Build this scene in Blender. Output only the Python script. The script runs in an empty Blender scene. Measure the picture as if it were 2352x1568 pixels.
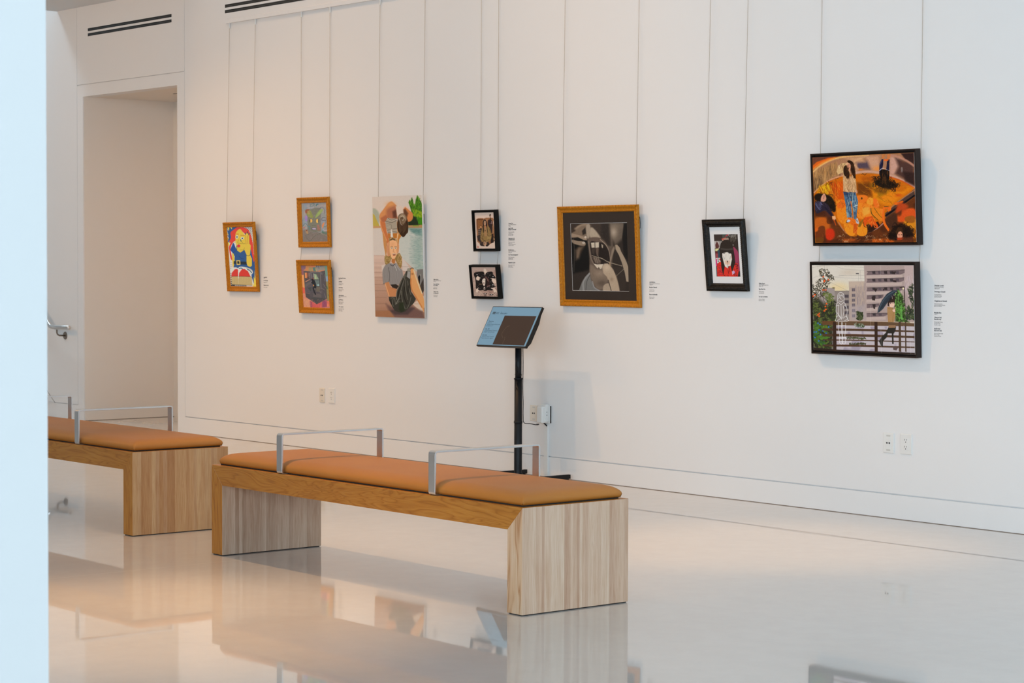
import bpy, bmesh, math, random
import numpy as np
from mathutils import Vector, Matrix

S = bpy.context.scene
COL = S.collection
R = math.radians

# ------------------------------------------------------------------ camera
CAM = Vector((0.0, -9.16468, 1.40))
RT = Vector((0.63574548, 0.77189176, 0.00328573))
UP = Vector((-0.02955962, 0.02009189, 0.99936107))
FW = Vector((-0.77133255, 0.63543641, -0.03559016))
cd = bpy.data.cameras.new('camera')
cam = bpy.data.objects.new('camera', cd); COL.objects.link(cam)
cam.matrix_world = Matrix(((RT.x, UP.x, -FW.x, CAM.x), (RT.y, UP.y, -FW.y, CAM.y), (RT.z, UP.z, -FW.z, CAM.z), (0, 0, 0, 1)))
cd.sensor_width = 36.0; cd.lens = 4912.37 / 2352 * 36.0
cd.clip_start = 0.05; cd.clip_end = 200
cd.dof.use_dof = True; cd.dof.focus_distance = 10.4; cd.dof.aperture_fstop = 13.0
S.camera = cam

# ------------------------------------------------------------------ view, world, lights
S.view_settings.view_transform = 'Standard'; S.view_settings.look = 'None'
S.view_settings.exposure = 0.0; S.view_settings.gamma = 1.0
S.view_settings.use_curve_mapping = False
wd = bpy.data.worlds.new('sky'); S.world = wd; wd.use_nodes = True
wd.node_tree.nodes['Background'].inputs[0].default_value = (0.62, 0.80, 1.0, 1)
wd.node_tree.nodes['Background'].inputs[1].default_value = 0.05

def area(name, loc, target, sx, sy, power, color, spread=180):
    l = bpy.data.lights.new(name, 'AREA'); l.shape = 'RECTANGLE'; l.size = sx; l.size_y = sy
    l.energy = power; l.color = color; l.spread = R(spread)
    o = bpy.data.objects.new(name, l); COL.objects.link(o); o.location = loc
    o.rotation_euler = (Vector(target) - Vector(loc)).to_track_quat('-Z', 'Y').to_euler(); return o
def spot(name, loc, target, power, color, angle, blend, radius):
    l = bpy.data.lights.new(name, 'SPOT'); l.energy = power; l.color = color
    l.spot_size = R(angle); l.spot_blend = blend; l.shadow_soft_size = radius
    o = bpy.data.objects.new(name, l); COL.objects.link(o); o.location = loc
    o.rotation_euler = (Vector(target) - Vector(loc)).to_track_quat('-Z', 'Y').to_euler(); return o

# name: (kind, where, aimed at, size, power, colour)
LIGHTS = [
 ('window_daylight', 'A', (10.7, -7.0, 2.4), (-6, -6.0, 1.6), (12.5, 4.4), 150, (0.68, 0.875, 1.025)),
 ('window_daylight_front', 'A', (3.5, -14.3, 2.4), (-1.0, 0.0, 1.4), (12.0, 4.4), 2900, (0.68, 0.875, 1.025)),
 ('window_daylight_far', 'A', (-8.0, -14.3, 2.4), (-10.0, 0.0, 1.4), (9.0, 4.4), 330, (0.68, 0.875, 1.025)),
 ('stair_daylight', 'A', (-19.9, -1.2, 6.9), (-18.0, -0.3, 2.0), (1.2, 1.2), 150, (0.68, 0.875, 1.025)),
 ('high_spot_a', 'S', (-14.8, -6.3, 11.5), (-7.9, -0.2, 0.4), (29, 0.07), 1730, (1.0, 0.57, 0.25)),
 ('high_spot_b', 'S', (-11.0, -5.6, 11.7), (-11.9, -0.2, 0.2), (38, 0.08), 1350, (1.0, 0.57, 0.25)),
 ('high_spot_c', 'S', (-16.2, -1.9, 3.62), (-13.8, 0.0, 0.8), (70, 0.03), 70, (1.0, 0.57, 0.25)),
 ('left_wall_warm_fill', 'S', (-13.6, -4.8, 11.6), (-14.0, -1.3, 0.0), (33, 0.10), 1300, (1.0, 0.57, 0.25)),  # unseen fill spot, added to warm the left wall
 ('left_soft_fill', 'A', (-12.8, -5.5, 11.8), (-12.9, -2.0, 0), (5.0, 5.0), 150, (1.0, 0.57, 0.25)),  # unseen broad fill, added for soft warm light over the left half
 ('soffit_light', 'A', (-16.4, -4.5, 3.6), (-16.0, 0.0, 1.0), (1.6, 1.0), 78, (1.0, 0.57, 0.25)),
 ('corridor_fill', 'A', (-14.3, 0.55, 2.85), (-14.3, 0.55, 0.0), (1.6, 0.2), 19, (1.0, 0.57, 0.25)),  # lamp added out of view to brighten the corridor walls
 ('downlight_a', 'S', (-7.45, -1.32, 11.7), (-7.45, -1.32, 0), (13, 0.05), 3300, (1.0, 0.57, 0.25)),
 ('downlight_b', 'S', (-7.4, -5.1, 11.7), (-7.4, -5.1, 0), (16, 0.05), 5200, (1.0, 0.57, 0.25)),
 ('downlight_c', 'S', (-8.4, -3.5, 11.7), (-8.4, -3.5, 0), (22, 0.02), 2600, (1.0, 0.57, 0.25)),
]
for nm, kd, lo, tg, sz, pw, co in LIGHTS:
    if kd == 'A': area(nm, lo, tg, sz[0], sz[1], pw, co)
    else: spot(nm, lo, tg, pw, co, sz[0], 1.0, sz[1])

# ------------------------------------------------------------------ helpers
def s2l(c):
    return tuple((x / 12.92 if x <= 0.04045 else ((x + 0.055) / 1.055) ** 2.4) for x in (v / 255.0 for v in c))
def link(o, parent=None):
    COL.objects.link(o)
    if parent: o.parent = parent
    return o
def tag(o, label, cat=None, group=None):
    if label: o['label'] = label
    if cat: o['category'] = cat
    if group: o['group'] = group
    return o
def thing(name, loc, label, cat, group=None, rot=(0, 0, 0)):
    o = bpy.data.objects.new(name, None); link(o); o.location = loc; o.rotation_euler = rot
    o.empty_display_size = 0.1
    return tag(o, label, cat, group)
def obj(name, bm, mats, parent=None, smooth=False, bevel=None):
    me = bpy.data.meshes.new(name); bm.to_mesh(me); bm.free()
    for m in (mats if isinstance(mats, (list, tuple)) else [mats]): me.materials.append(m)
    if smooth:
        for p in me.polygons: p.use_smooth = True
    o = bpy.data.objects.new(name, me); link(o, parent)
    if bevel:
        b = o.modifiers.new('bevel', 'BEVEL'); b.width = bevel; b.segments = 2; b.limit_method = 'ANGLE'
    return o
def struct(name, bm, mats, **k):
    o = obj(name, bm, mats, **k); o['kind'] = 'structure'; return o
def box(bm, x0, x1, y0, y1, z0, z1, mi=0):
    v = [bm.verts.new(p) for p in ((x0, y0, z0), (x1, y0, z0), (x1, y1, z0), (x0, y1, z0), (x0, y0, z1), (x1, y0, z1), (x1, y1, z1), (x0, y1, z1))]
    for f in ((0, 3, 2, 1), (4, 5, 6, 7), (0, 1, 5, 4), (1, 2, 6, 5), (2, 3, 7, 6), (3, 0, 4, 7)):
        bm.faces.new([v[i] for i in f]).material_index = mi
    return bm
def B(*a, **k): return box(bmesh.new(), *a, **k)
def tube(bm, pts, r, n=10, cap=True):
    pts = [Vector(p) for p in pts]; rings = []
    ref = None
    for i, p in enumerate(pts):
        a = pts[max(i - 1, 0)]; b = pts[min(i + 1, len(pts) - 1)]
        t = (b - a).normalized()
        if ref is None: ref = t.orthogonal().normalized()
        ref = (ref - t * ref.dot(t)).normalized(); s = t.cross(ref)
        rr = r[i] if isinstance(r, (list, tuple)) else r
        rings.append([bm.verts.new(p + (ref * math.cos(q) + s * math.sin(q)) * rr) for q in (2 * math.pi * k / n for k in range(n))])
    for a, b in zip(rings, rings[1:]):
        for k in range(n): bm.faces.new((a[k], a[(k + 1) % n], b[(k + 1) % n], b[k]))
    if cap: bm.faces.new(rings[0][::-1]); bm.faces.new(rings[-1])
    return bm
def arc(c, r, a0, a1, plane='xz', n=8):
    out = []
    for i in range(n + 1):
        a = R(a0 + (a1 - a0) * i / n); u, w = r * math.cos(a), r * math.sin(a)
        out.append((c[0] + u, c[1], c[2] + w) if plane == 'xz' else (c[0], c[1] + u, c[2] + w))
    return out
def prism(bm, poly, x0, x1, mi=0):
    """poly in (y,z), extruded along x"""
    a = [bm.verts.new((x0, y, z)) for y, z in poly]; b = [bm.verts.new((x1, y, z)) for y, z in poly]
    n = len(poly)
    fs = [bm.faces.new(a), bm.faces.new(b[::-1])] + [bm.faces.new((a[i], b[i], b[(i + 1) % n], a[(i + 1) % n])) for i in range(n)]
    for f in fs: f.material_index = mi
    bmesh.ops.recalc_face_normals(bm, faces=fs); return bm

# ------------------------------------------------------------------ materials
def mat(name, color, rough=0.5, metal=0.0, coat=0.0, coat_r=0.05, spec=0.5, emit=None, emit_s=0.0):
    m = bpy.data.materials.new(name); m.use_nodes = True
    b = m.node_tree.nodes['Principled BSDF']
    b.inputs['Base Color'].default_value = (*color, 1); b.inputs['Roughness'].default_value = rough
    b.inputs['Metallic'].default_value = metal; b.inputs['Coat Weight'].default_value = coat
    b.inputs['Coat Roughness'].default_value = coat_r; b.inputs['Specular IOR Level'].default_value = spec
    if emit: b.inputs['Emission Color'].default_value = (*emit, 1); b.inputs['Emission Strength'].default_value = emit_s
    return m
def nd(m, t, **k):
    n = m.node_tree.nodes.new(t)
    for a, v in k.items(): setattr(n, a, v)
    return n
def lk(m, a, b): m.node_tree.links.new(a, b)
def bsdf(m): return m.node_tree.nodes['Principled BSDF']
def mapping(m, scale, rot=(0, 0, 0), loc=(0, 0, 0)):
    tc = nd(m, 'ShaderNodeTexCoord'); mp = nd(m, 'ShaderNodeMapping')
    mp.inputs['Scale'].default_value = scale; mp.inputs['Rotation'].default_value = rot; mp.inputs['Location'].default_value = loc
    lk(m, tc.outputs['Object'], mp.inputs['Vector']); return mp.outputs['Vector']
def ramp(m, fac, stops):
    r = nd(m, 'ShaderNodeValToRGB'); e = r.color_ramp.elements
    while len(e) < len(stops): e.new(0.5)
    for i, (p, c) in enumerate(stops): e[i].position = p; e[i].color = (*c, 1)
    lk(m, fac, r.inputs['Fac']); return r.outputs['Color']
def noise(m, vec, scale, detail=3, rough=0.5, dist=0.0):
    n = nd(m, 'ShaderNodeTexNoise'); n.inputs['Scale'].default_value = scale; n.inputs['Detail'].default_value = detail
    n.inputs['Roughness'].default_value = rough; n.inputs['Distortion'].default_value = dist
    lk(m, vec, n.inputs['Vector']); return n
def mixc(m, fac, a, b, mode='MIX'):
    x = nd(m, 'ShaderNodeMix', data_type='RGBA', blend_type=mode)
    for s, v in ((x.inputs[0], fac), (x.inputs[6], a), (x.inputs[7], b)):
        if isinstance(v, (int, float)): s.default_value = v
        elif isinstance(v, tuple): s.default_value = (*v, 1)
        else: lk(m, v, s)
    return x.outputs[2]
def bump(m, h, strength, dist=0.001):
    b = nd(m, 'ShaderNodeBump'); b.inputs['Strength'].default_value = strength; b.inputs['Distance'].default_value = dist
    lk(m, h, b.inputs['Height']); lk(m, b.outputs['Normal'], bsdf(m).inputs['Normal'])

def wall_mat(name, c):
    m = mat(name, c, 0.75, spec=0.25)
    n = noise(m, mapping(m, (1, 1, 1)), 160, 3)
    bump(m, n.outputs['Fac'], 0.06, 0.001)
    return m
M_WALL = wall_mat('painted_wall', (0.80, 0.79, 0.78))
M_CORR = wall_mat('beige_corridor_paint', (0.78, 0.725, 0.66))
M_CEIL = wall_mat('painted_ceiling', (0.74, 0.73, 0.72))

def floor_mat():
    m = mat('polished_concrete', (0.5, 0.48, 0.45), 0.42, coat=1.0, coat_r=0.025)
    bsdf(m).inputs['Coat IOR'].default_value = 1.58
    v = mapping(m, (1, 1, 1))
    a = noise(m, v, 0.55, 6, 0.62, 0.6); b = noise(m, v, 9, 5, 0.6)
    c = ramp(m, a.outputs['Fac'], [(0.30, (0.56, 0.54, 0.512)), (0.5, (0.61, 0.588, 0.56)), (0.72, (0.65, 0.628, 0.60))])
    c2 = ramp(m, b.outputs['Fac'], [(0.3, (0.94, 0.94, 0.94)), (0.7, (1.0, 1.0, 1.0))])
    col = mixc(m, 1.0, c, c2, 'MULTIPLY')
    # saw-cut joints, slightly wandering
    tc = nd(m, 'ShaderNodeTexCoord'); sx = nd(m, 'ShaderNodeSeparateXYZ'); lk(m, tc.outputs['Object'], sx.inputs[0])
    wob = noise(m, mapping(m, (1, 1, 1)), 0.9, 2)
    def joint(coord, at, w, amp):
        o = nd(m, 'ShaderNodeMath', operation='MULTIPLY_ADD'); lk(m, wob.outputs['Fac'], o.inputs[0]); o.inputs[1].default_value = amp; o.inputs[2].default_value = -at - amp / 2
        s = nd(m, 'ShaderNodeMath', operation='ADD'); lk(m, coord, s.inputs[0]); lk(m, o.outputs[0], s.inputs[1])
        ab = nd(m, 'ShaderNodeMath', operation='ABSOLUTE'); lk(m, s.outputs[0], ab.inputs[0])
        mr = nd(m, 'ShaderNodeMapRange'); lk(m, ab.outputs[0], mr.inputs[0]); mr.inputs[1].default_value = w * 0.4; mr.inputs[2].default_value = w
        mr.inputs[3].default_value = 1; mr.inputs[4].default_value = 0; return mr.outputs[0]
    j1 = joint(sx.outputs['Y'], -0.838, 0.014, 0.16); j2 = joint(sx.outputs['X'], -8.61, 0.012, 0.05)
    col = mixc(m, j1, col, (0.43, 0.415, 0.40)); col = mixc(m, j2, col, (0.60, 0.58, 0.55))
    lk(m, col, bsdf(m).inputs['Base Color'])
    r = nd(m, 'ShaderNodeMapRange'); lk(m, a.outputs['Fac'], r.inputs[0]); r.inputs[3].default_value = 0.36; r.inputs[4].default_value = 0.5
    lk(m, r.outputs[0], bsdf(m).inputs['Roughness'])
    bn = noise(m, v, 1.3, 3); b2 = nd(m, 'ShaderNodeBump'); b2.inputs['Strength'].default_value = 0.06; b2.inputs['Distance'].default_value = 0.004
    lk(m, bn.outputs['Fac'], b2.inputs['Height']); lk(m, b2.outputs['Normal'], bsdf(m).inputs['Coat Normal'])
    return m
M_FLOOR = floor_mat()

def lamella_wood(name, tones, grain, wid=0.021, axis='Y', seed=0.0, rough=0.5):
    """edge-glued strips side by side along one axis, grain running vertically"""
    m = mat(name, tones[1], rough)
    tc = nd(m, 'ShaderNodeTexCoord'); sx = nd(m, 'ShaderNodeSeparateXYZ'); lk(m, tc.outputs['Object'], sx.inputs[0])
    w = nd(m, 'ShaderNodeTexNoise', noise_dimensions='1D'); w.inputs['Scale'].default_value = 7.0; lk(m, sx.outputs[axis], w.inputs['W'])
    a = nd(m, 'ShaderNodeMath', operation='MULTIPLY_ADD'); lk(m, w.outputs['Fac'], a.inputs[0]); a.inputs[1].default_value = 0.05; lk(m, sx.outputs[axis], a.inputs[2])
    d = nd(m, 'ShaderNodeMath', operation='DIVIDE'); lk(m, a.outputs[0], d.inputs[0]); d.inputs[1].default_value = wid
    fl = nd(m, 'ShaderNodeMath', operation='FLOOR'); lk(m, d.outputs[0], fl.inputs[0])
    ad = nd(m, 'ShaderNodeMath', operation='ADD'); lk(m, fl.outputs[0], ad.inputs[0]); ad.inputs[1].default_value = 17.3 + seed
    wn = nd(m, 'ShaderNodeTexWhiteNoise', noise_dimensions='1D'); lk(m, ad.outputs[0], wn.inputs['W'])
    c = ramp(m, wn.outputs['Value'], [(0.0, tones[0]), (0.45, tones[1]), (0.8, tones[2]), (1.0, tones[3])])
    v = mapping(m, (1, 1, 0.035), loc=(seed, seed * 2, 0))
    g = noise(m, v, 260, 3, 0.6); g2 = noise(m, mapping(m, (1, 1, 0.10), loc=(seed, 0, 0)), 45, 4, 0.6, 0.4)
    c = mixc(m, 0.8, c, ramp(m, g.outputs['Fac'], [(0.3, grain), (0.6, (1, 1, 1))]), 'MULTIPLY')
    c = mixc(m, 0.7, c, ramp(m, g2.outputs['Fac'], [(0.32, grain), (0.55, (1, 1, 1)), (0.8, (1, 0.97, 0.92))]), 'MULTIPLY')
    sp = noise(m, mapping(m, (1, 1, 0.45), loc=(3.1 + seed, 1.7, 0.4)), 26, 2)
    c = mixc(m, ramp(m, sp.outputs['Fac'], [(0.70, (0, 0, 0)), (0.78, (0.35, 0.35, 0.35))]), c, tones[0])
    lk(m, c, bsdf(m).inputs['Base Color']); bump(m, g.outputs['Fac'], 0.15, 0.0006)
    return m
def plank_wood(name, base, dark, light, along='X', seed=0.0, fig=14.0, rough=0.4):
    """one solid board with flowing cathedral figure"""
    m = mat(name, base, rough)
    sc = {'X': (0.16, 1, 1), 'Z': (1, 1, 0.13)}[along]
    v = mapping(m, sc, loc=(seed, seed * .7, seed * .3))
    n1 = noise(m, v, 9.0, 3, 0.5, 0.9)
    mu = nd(m, 'ShaderNodeMath', operation='MULTIPLY'); lk(m, n1.outputs['Fac'], mu.inputs[0]); mu.inputs[1].default_value = fig
    fr = nd(m, 'ShaderNodeMath', operation='FRACT'); lk(m, mu.outputs[0], fr.inputs[0])
    c = ramp(m, fr.outputs[0], [(0.0, dark), (0.18, base), (0.65, light), (0.9, base), (1.0, dark)])
    fine = noise(m, mapping(m, {'X': (0.02, 1, 1), 'Z': (1, 1, 0.02)}[along], loc=(seed, 0, 0)), 300, 3, 0.6)
    c = mixc(m, 0.6, c, ramp(m, fine.outputs['Fac'], [(0.35, (0.80, 0.72, 0.60)), (0.6, (1, 1, 1))]), 'MULTIPLY')
    soft = noise(m, mapping(m, {'X': (0.5, 1, 1), 'Z': (1, 1, 0.5)}[along], loc=(seed + 4, 2, 0)), 5, 2)
    c = mixc(m, 0.5, c, ramp(m, soft.outputs['Fac'], [(0.3, (0.78, 0.72, 0.62)), (0.7, (1, 1, 1))]), 'MULTIPLY')
    lk(m, c, bsdf(m).inputs['Base Color']); return m
ORG = ((0.47, 0.175, 0.018), (0.37, 0.125, 0.010), (0.52, 0.215, 0.030))
M_APRON = plank_wood('orange_oak_board', ORG[0], ORG[1], ORG[2], 'X', 0.0)
M_POST = plank_wood('orange_oak_upright', ORG[0], ORG[1], ORG[2], 'Z', 3.0)
M_POST2 = plank_wood('pale_ash_upright', (0.66, 0.43, 0.27), (0.48, 0.24, 0.11), (0.70, 0.50, 0.35), 'Z', 7.4, fig=9)
M_LAM = lamella_wood('edge_glued_ash', ((0.54, 0.335, 0.225), (0.66, 0.455, 0.325), (0.71, 0.52, 0.385), (0.61, 0.405, 0.28)), (0.87, 0.78, 0.70), wid=0.016)
M_LAM2 = lamella_wood('edge_glued_oak', ((0.44, 0.215, 0.085), (0.55, 0.31, 0.14), (0.60, 0.375, 0.19), (0.50, 0.28, 0.14)), (0.82, 0.70, 0.56), seed=5.2)
M_LAM3 = lamella_wood('darker_edge_glued_ash', ((0.48, 0.325, 0.225), (0.59, 0.42, 0.305), (0.66, 0.50, 0.38), (0.54, 0.385, 0.275)), (0.80, 0.72, 0.64), seed=9.7)  # darker strip tones, for the side faces of the left legs

def leather():
    m = mat('tan_leather', (0.50, 0.185, 0.045), 0.5, spec=0.4)
    v = mapping(m, (1, 1, 1)); n = noise(m, v, 420, 4, 0.6); n2 = noise(m, v, 3.0, 3)
    c = ramp(m, n2.outputs['Fac'], [(0.3, (0.43, 0.152, 0.020)), (0.7, (0.47, 0.172, 0.026))])
    lk(m, c, bsdf(m).inputs['Base Color']); bump(m, n.outputs['Fac'], 0.10, 0.0006); return m
M_LEATHER = leather()
def steel():
    m = mat('brushed_steel', (0.66, 0.64, 0.62), 0.34, metal=1.0)
    n = noise(m, mapping(m, (1, 1, 0.03)), 300, 2); r = nd(m, 'ShaderNodeMapRange'); lk(m, n.outputs['Fac'], r.inputs[0])
    r.inputs[3].default_value = 0.26; r.inputs[4].default_value = 0.46; lk(m, r.outputs[0], bsdf(m).inputs['Roughness']); return m
M_STEEL = steel()
M_BRKT = mat('dull_bronze_steel', (0.24, 0.19, 0.15), 0.4, metal=0.8)
M_DARKGAP = mat('dark_gap_fill', (0.02, 0.015, 0.012), 0.8)  # near-black, carries the shade of the cushion gap; also on the glides
M_BLACK = mat('black_powder_coat', (0.006, 0.007, 0.009), 0.45, spec=0.3)
M_PLASTIC = mat('black_plastic', (0.014, 0.011, 0.009), 0.4, spec=0.3)
M_FRBLACK = mat('matt_black_frame', (0.006, 0.0055, 0.005), 0.6, spec=0.15)
M_FRBROWN = mat('dark_brown_frame', (0.020, 0.011, 0.008), 0.5, spec=0.25)
M_VENT = mat('vent_black', (0.006, 0.007, 0.007), 0.5)
M_WHITE = mat('white_plastic', (0.80, 0.79, 0.76), 0.35)
M_IVORY = mat('ivory_plastic', (0.75, 0.69, 0.60), 0.4)
M_HOLE = mat('socket_hole', (0.04, 0.035, 0.035), 0.6)
M_CANVAS = mat('white_canvas_edge', (0.80, 0.79, 0.77), 0.8)
M_MATW = mat('white_mount_board', (0.80, 0.79, 0.78), 0.8)
M_MATD = mat('dark_brown_mount_board', (0.034, 0.023, 0.017), 0.4, coat=0.25, coat_r=0.02, spec=0.2)
M_INK = mat('black_vinyl_lettering', (0.03, 0.025, 0.03), 0.6)
M_INK2 = mat('grey_vinyl_lettering', (0.16, 0.14, 0.14), 0.6)
M_CORD = mat('steel_cord', (0.50, 0.44, 0.38), 0.5)
M_BACK = mat('backing_board', (0.10, 0.07, 0.05), 0.8)

def carved(name, base, dark, light, rough, metal=0.0):
    m = mat(name, base, rough, metal=metal, spec=0.25)
    n = noise(m, mapping(m, (1, 1, 1)), 90, 3, 0.6)
    c = ramp(m, n.outputs['Fac'], [(0.32, dark), (0.5, base), (0.74, light)])
    lk(m, c, bsdf(m).inputs['Base Color']); bump(m, n.outputs['Fac'], 0.5, 0.003); return m
M_GOLD = carved('gilded_frame', (0.47, 0.165, 0.0015), (0.39, 0.128, 0.001), (0.58, 0.235, 0.008), 0.5)
M_ORN = carved('black_ornate_frame', (0.010, 0.008, 0.006), (0.004, 0.004, 0.004), (0.035, 0.024, 0.011), 0.5)

# ------------------------------------------------------------------ the room
XL, XR, YB = -24.0, 11.0, -14.6
CZ = 3.676; HZ = 12.0; SOF = -17.6
bm = B(XL - .2, XR + .2, YB - .2, 0.0, -0.1, 0.0); box(bm, -17.126, -10.5, 0.0, 0.92, -0.1, 0.0)
struct('floor', bm, M_FLOOR)
struct('ceiling', B(XL - .2, XR + .2, YB - .2, 0.2, HZ, HZ + 0.2), M_CEIL)
struct('ceiling_soffit', B(SOF, -15.15, -6.5, 0.0, CZ, HZ), M_CEIL)
struct('ceiling_corridor', B(-17.126, -10.5, 0.12, 0.92, 2.882, 2.95), M_CORR)

G = 0.0035   # half width of the reveal grooves
bm = bmesh.new()
# core behind the panels
box(bm, XL, -17.126, 0.010, 0.12, 0, HZ); box(bm, -15.501, XR, 0.010, 0.12, 0, HZ); box(bm, -17.126, -15.501, 0.010, 0.12, 2.882, HZ)
# panels
box(bm, XL, -17.236, 0, 0.010, 0.1374 + G, HZ)
box(bm, -17.2315, -15.3845, 0, 0.010, 2.987 + G, HZ)
box(bm, -15.380, XR, 0, 0.010, 0.1374 + G, HZ)
# surround of the opening, running into the skirting without a joint
box(bm, -17.2315, -17.126, 0, 0.010, 0, 2.987 - G); box(bm, -15.501, -15.3845, 0, 0.010, 0, 2.987 - G)
box(bm, -17.126, -15.501, 0, 0.010, 2.882, 2.987 - G)
struct('wall_back', bm, M_WALL)
bm = B(-15.3845, XR, 0, 0.010, 0, 0.1374 - G); struct('baseboard_back', bm, M_WALL)
bm = bmesh.new(); box(bm, -17.67, -17.2315, -0.0, 0.010, 0, 0.1374 - G)
struct('baseboard_left', bm, M_WALL)
# stair skirting line climbing to the left: the groove's shade painted as a dark strip
bm = bmesh.new(); prism(bm, [(0, 0), (-0.0012, 0), (-0.0012, 0.007), (0, 0.007)], 0, 1.6)
o = struct('trim_1', bm, mat('groove_shade_strip', (0.30, 0.28, 0.26), 0.8)); o.location = (-17.67, 0, 0.137); o.rotation_euler = (0, R(180 + 33), 0)
bm = B(-15.3845, XR, -0.0007, 0.0, 0, 0.0032); box(bm, -17.1245, -17.1238, 0.011, 0.92, 0, 0.004)
struct('trim_3', bm, mat('dark_floor_joint', (0.20, 0.16, 0.13), 0.8))
# corridor seen through the opening
bm = bmesh.new(); box(bm, -17.25, -17.1245, 0.0105, 1.05, 0, 2.882); struct('wall_corridor_left', bm, M_CORR)
bm = B(-17.126, -10.5, 0.92, 1.05, 0, 2.95); struct('wall_corridor_back', bm, M_CORR)
bm = B(-10.5, -10.4, 0.12, 1.05, 0, 2.95); struct('wall_corridor_right', bm, M_CORR)
bm = B(-16.30, -15.75, 0.430, 0.442, 2.879, 2.8815); struct('trim_2', bm, mat('ceiling_slot_dark', (0.05, 0.045, 0.04), 0.7))
# outer walls, away from the camera's view
struct('wall_left', B(XL - .2, XL, YB, 0.12, 0, HZ), M_WALL)
struct('wall_front', B(XL, XR, YB - .2, YB, 0, HZ), M_WALL)
bm = bmesh.new(); box(bm, XR, XR + .2, YB, 0.12, 0, 0.25); box(bm, XR, XR + .2, YB, 0.12, 6.3, HZ)
box(bm, XR, XR + .2, -0.6, 0.12, 0.25, 6.3); box(bm, XR, XR + .2, YB, YB + .7, 0.25, 6.3); struct('wall_right', bm, M_WALL)
# steps rising to the left beside the wall
bm = bmesh.new()
for i in range(14): box(bm, -18.05 - 0.28 * (i + 1), -18.05 - 0.28 * i, -1.5, -0.0, 0, 0.17 * (i + 1))
struct('floor_steps', bm, M_FLOOR)
# free-standing wall end close to the camera on the left
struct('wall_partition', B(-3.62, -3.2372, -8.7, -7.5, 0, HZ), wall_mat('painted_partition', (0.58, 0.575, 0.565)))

# ------------------------------------------------------------------ benches
def pillow(x0, x1, y0, y1, zb, T, r):
    """boxed cushion with rounded shoulders that meet in a mitre at the corners"""
    def axis(a, b):
        s = [0, .003, .008, .015, .024, .035, .048, .062, r]
        n = max(4, int((b - a - 2 * r) / 0.09)); mid = [a + r + (b - a - 2 * r) * i / n for i in range(1, n)]
        return [a + q for q in s] + mid + [b - q for q in s[::-1]]
    xs, ys = axis(x0, x1), axis(y0, y1); bm = bmesh.new(); rows = []
    def h(x, y):
        dx = min(x - x0, x1 - x) / r; dy = min(y - y0, y1 - y) / r
        fx = math.sqrt(max(0, 1 - (1 - min(1, dx)) ** 2.2)); fy = math.sqrt(max(0, 1 - (1 - min(1, dy)) ** 2.2))
        f = min(fx, fy) * 0.75 + fx * fy * 0.25
        crown = 0.006 * (1 - ((x - (x0 + x1) / 2) / ((x1 - x0) / 2)) ** 4) * (1 - ((y - (y0 + y1) / 2) / ((y1 - y0) / 2)) ** 2)
        return zb + 0.014 + (T - 0.014) * f + crown * f
    for x in xs: rows.append([bm.verts.new((x, y, h(x, y))) for y in ys])
    for a, b in zip(rows, rows[1:]):
        for j in range(len(ys) - 1): bm.faces.new((a[j], b[j], b[j + 1], a[j + 1]))
    bd = [rows[i][0] for i in range(len(xs))] + [rows[-1][j] for j in range(1, len(ys))] + [rows[i][-1] for i in range(len(xs) - 2, -1, -1)] + [rows[0][j] for j in range(len(ys) - 2, 0, -1)]
    cx, cy = (x0 + x1) / 2, (y0 + y1) / 2
    low = []
    for v in bd:
        dx = 0.006 * (1 if v.co.x < cx else -1) if abs(v.co.x - x0) < 1e-6 or abs(v.co.x - x1) < 1e-6 else 0
        dy = 0.006 * (1 if v.co.y < cy else -1) if abs(v.co.y - y0) < 1e-6 or abs(v.co.y - y1) < 1e-6 else 0
        low.append(bm.verts.new((v.co.x + dx, v.co.y + dy, zb)))
    n = len(bd)
    for i in range(n): bm.faces.new((bd[(i + 1) % n], bd[i], low[i], low[(i + 1) % n]))
    bm.faces.new(low[::-1]); bmesh.ops.recalc_face_normals(bm, faces=bm.faces[:])
    return bm

def strap(x0, x1, ya, yb, za, zt, th, r, lower):
    """flat bar bent into a closed loop around the cushion: profile in y,z extruded along x"""
    def loop(a, b, c, d, rr):
        pts = []
        for cy, cz, s in ((b - rr, c + rr, -90), (b - rr, d - rr, 0), (a + rr, d - rr, 90), (a + rr, c + rr, 180)):
            for i in range(6):
                t = R(s + 90 * i / 5); pts.append((cy + rr * math.cos(t), cz + rr * math.sin(t)))
        return pts
    o = loop(ya, yb, za, zt, r); i_ = loop(ya + th, yb - th, za + lower, zt - th, max(r - th, 0.002)); bm = bmesh.new()
    O0 = [bm.verts.new((x0, y, z)) for y, z in o]; O1 = [bm.verts.new((x1, y, z)) for y, z in o]
    I0 = [bm.verts.new((x0, y, z)) for y, z in i_]; I1 = [bm.verts.new((x1, y, z)) for y, z in i_]; n = len(o)
    for k in range(n):
        q = (k + 1) % n
        bm.faces.new((O0[k], O0[q], O1[q], O1[k])); bm.faces.new((I0[q], I0[k], I1[k], I1[q]))
        bm.faces.new((O0[q], O0[k], I0[k], I0[q])); bm.faces.new((O1[k], O1[q], I1[q], I1[k]))
    bmesh.ops.recalc_face_normals(bm, faces=bm.faces[:]); return bm

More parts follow.
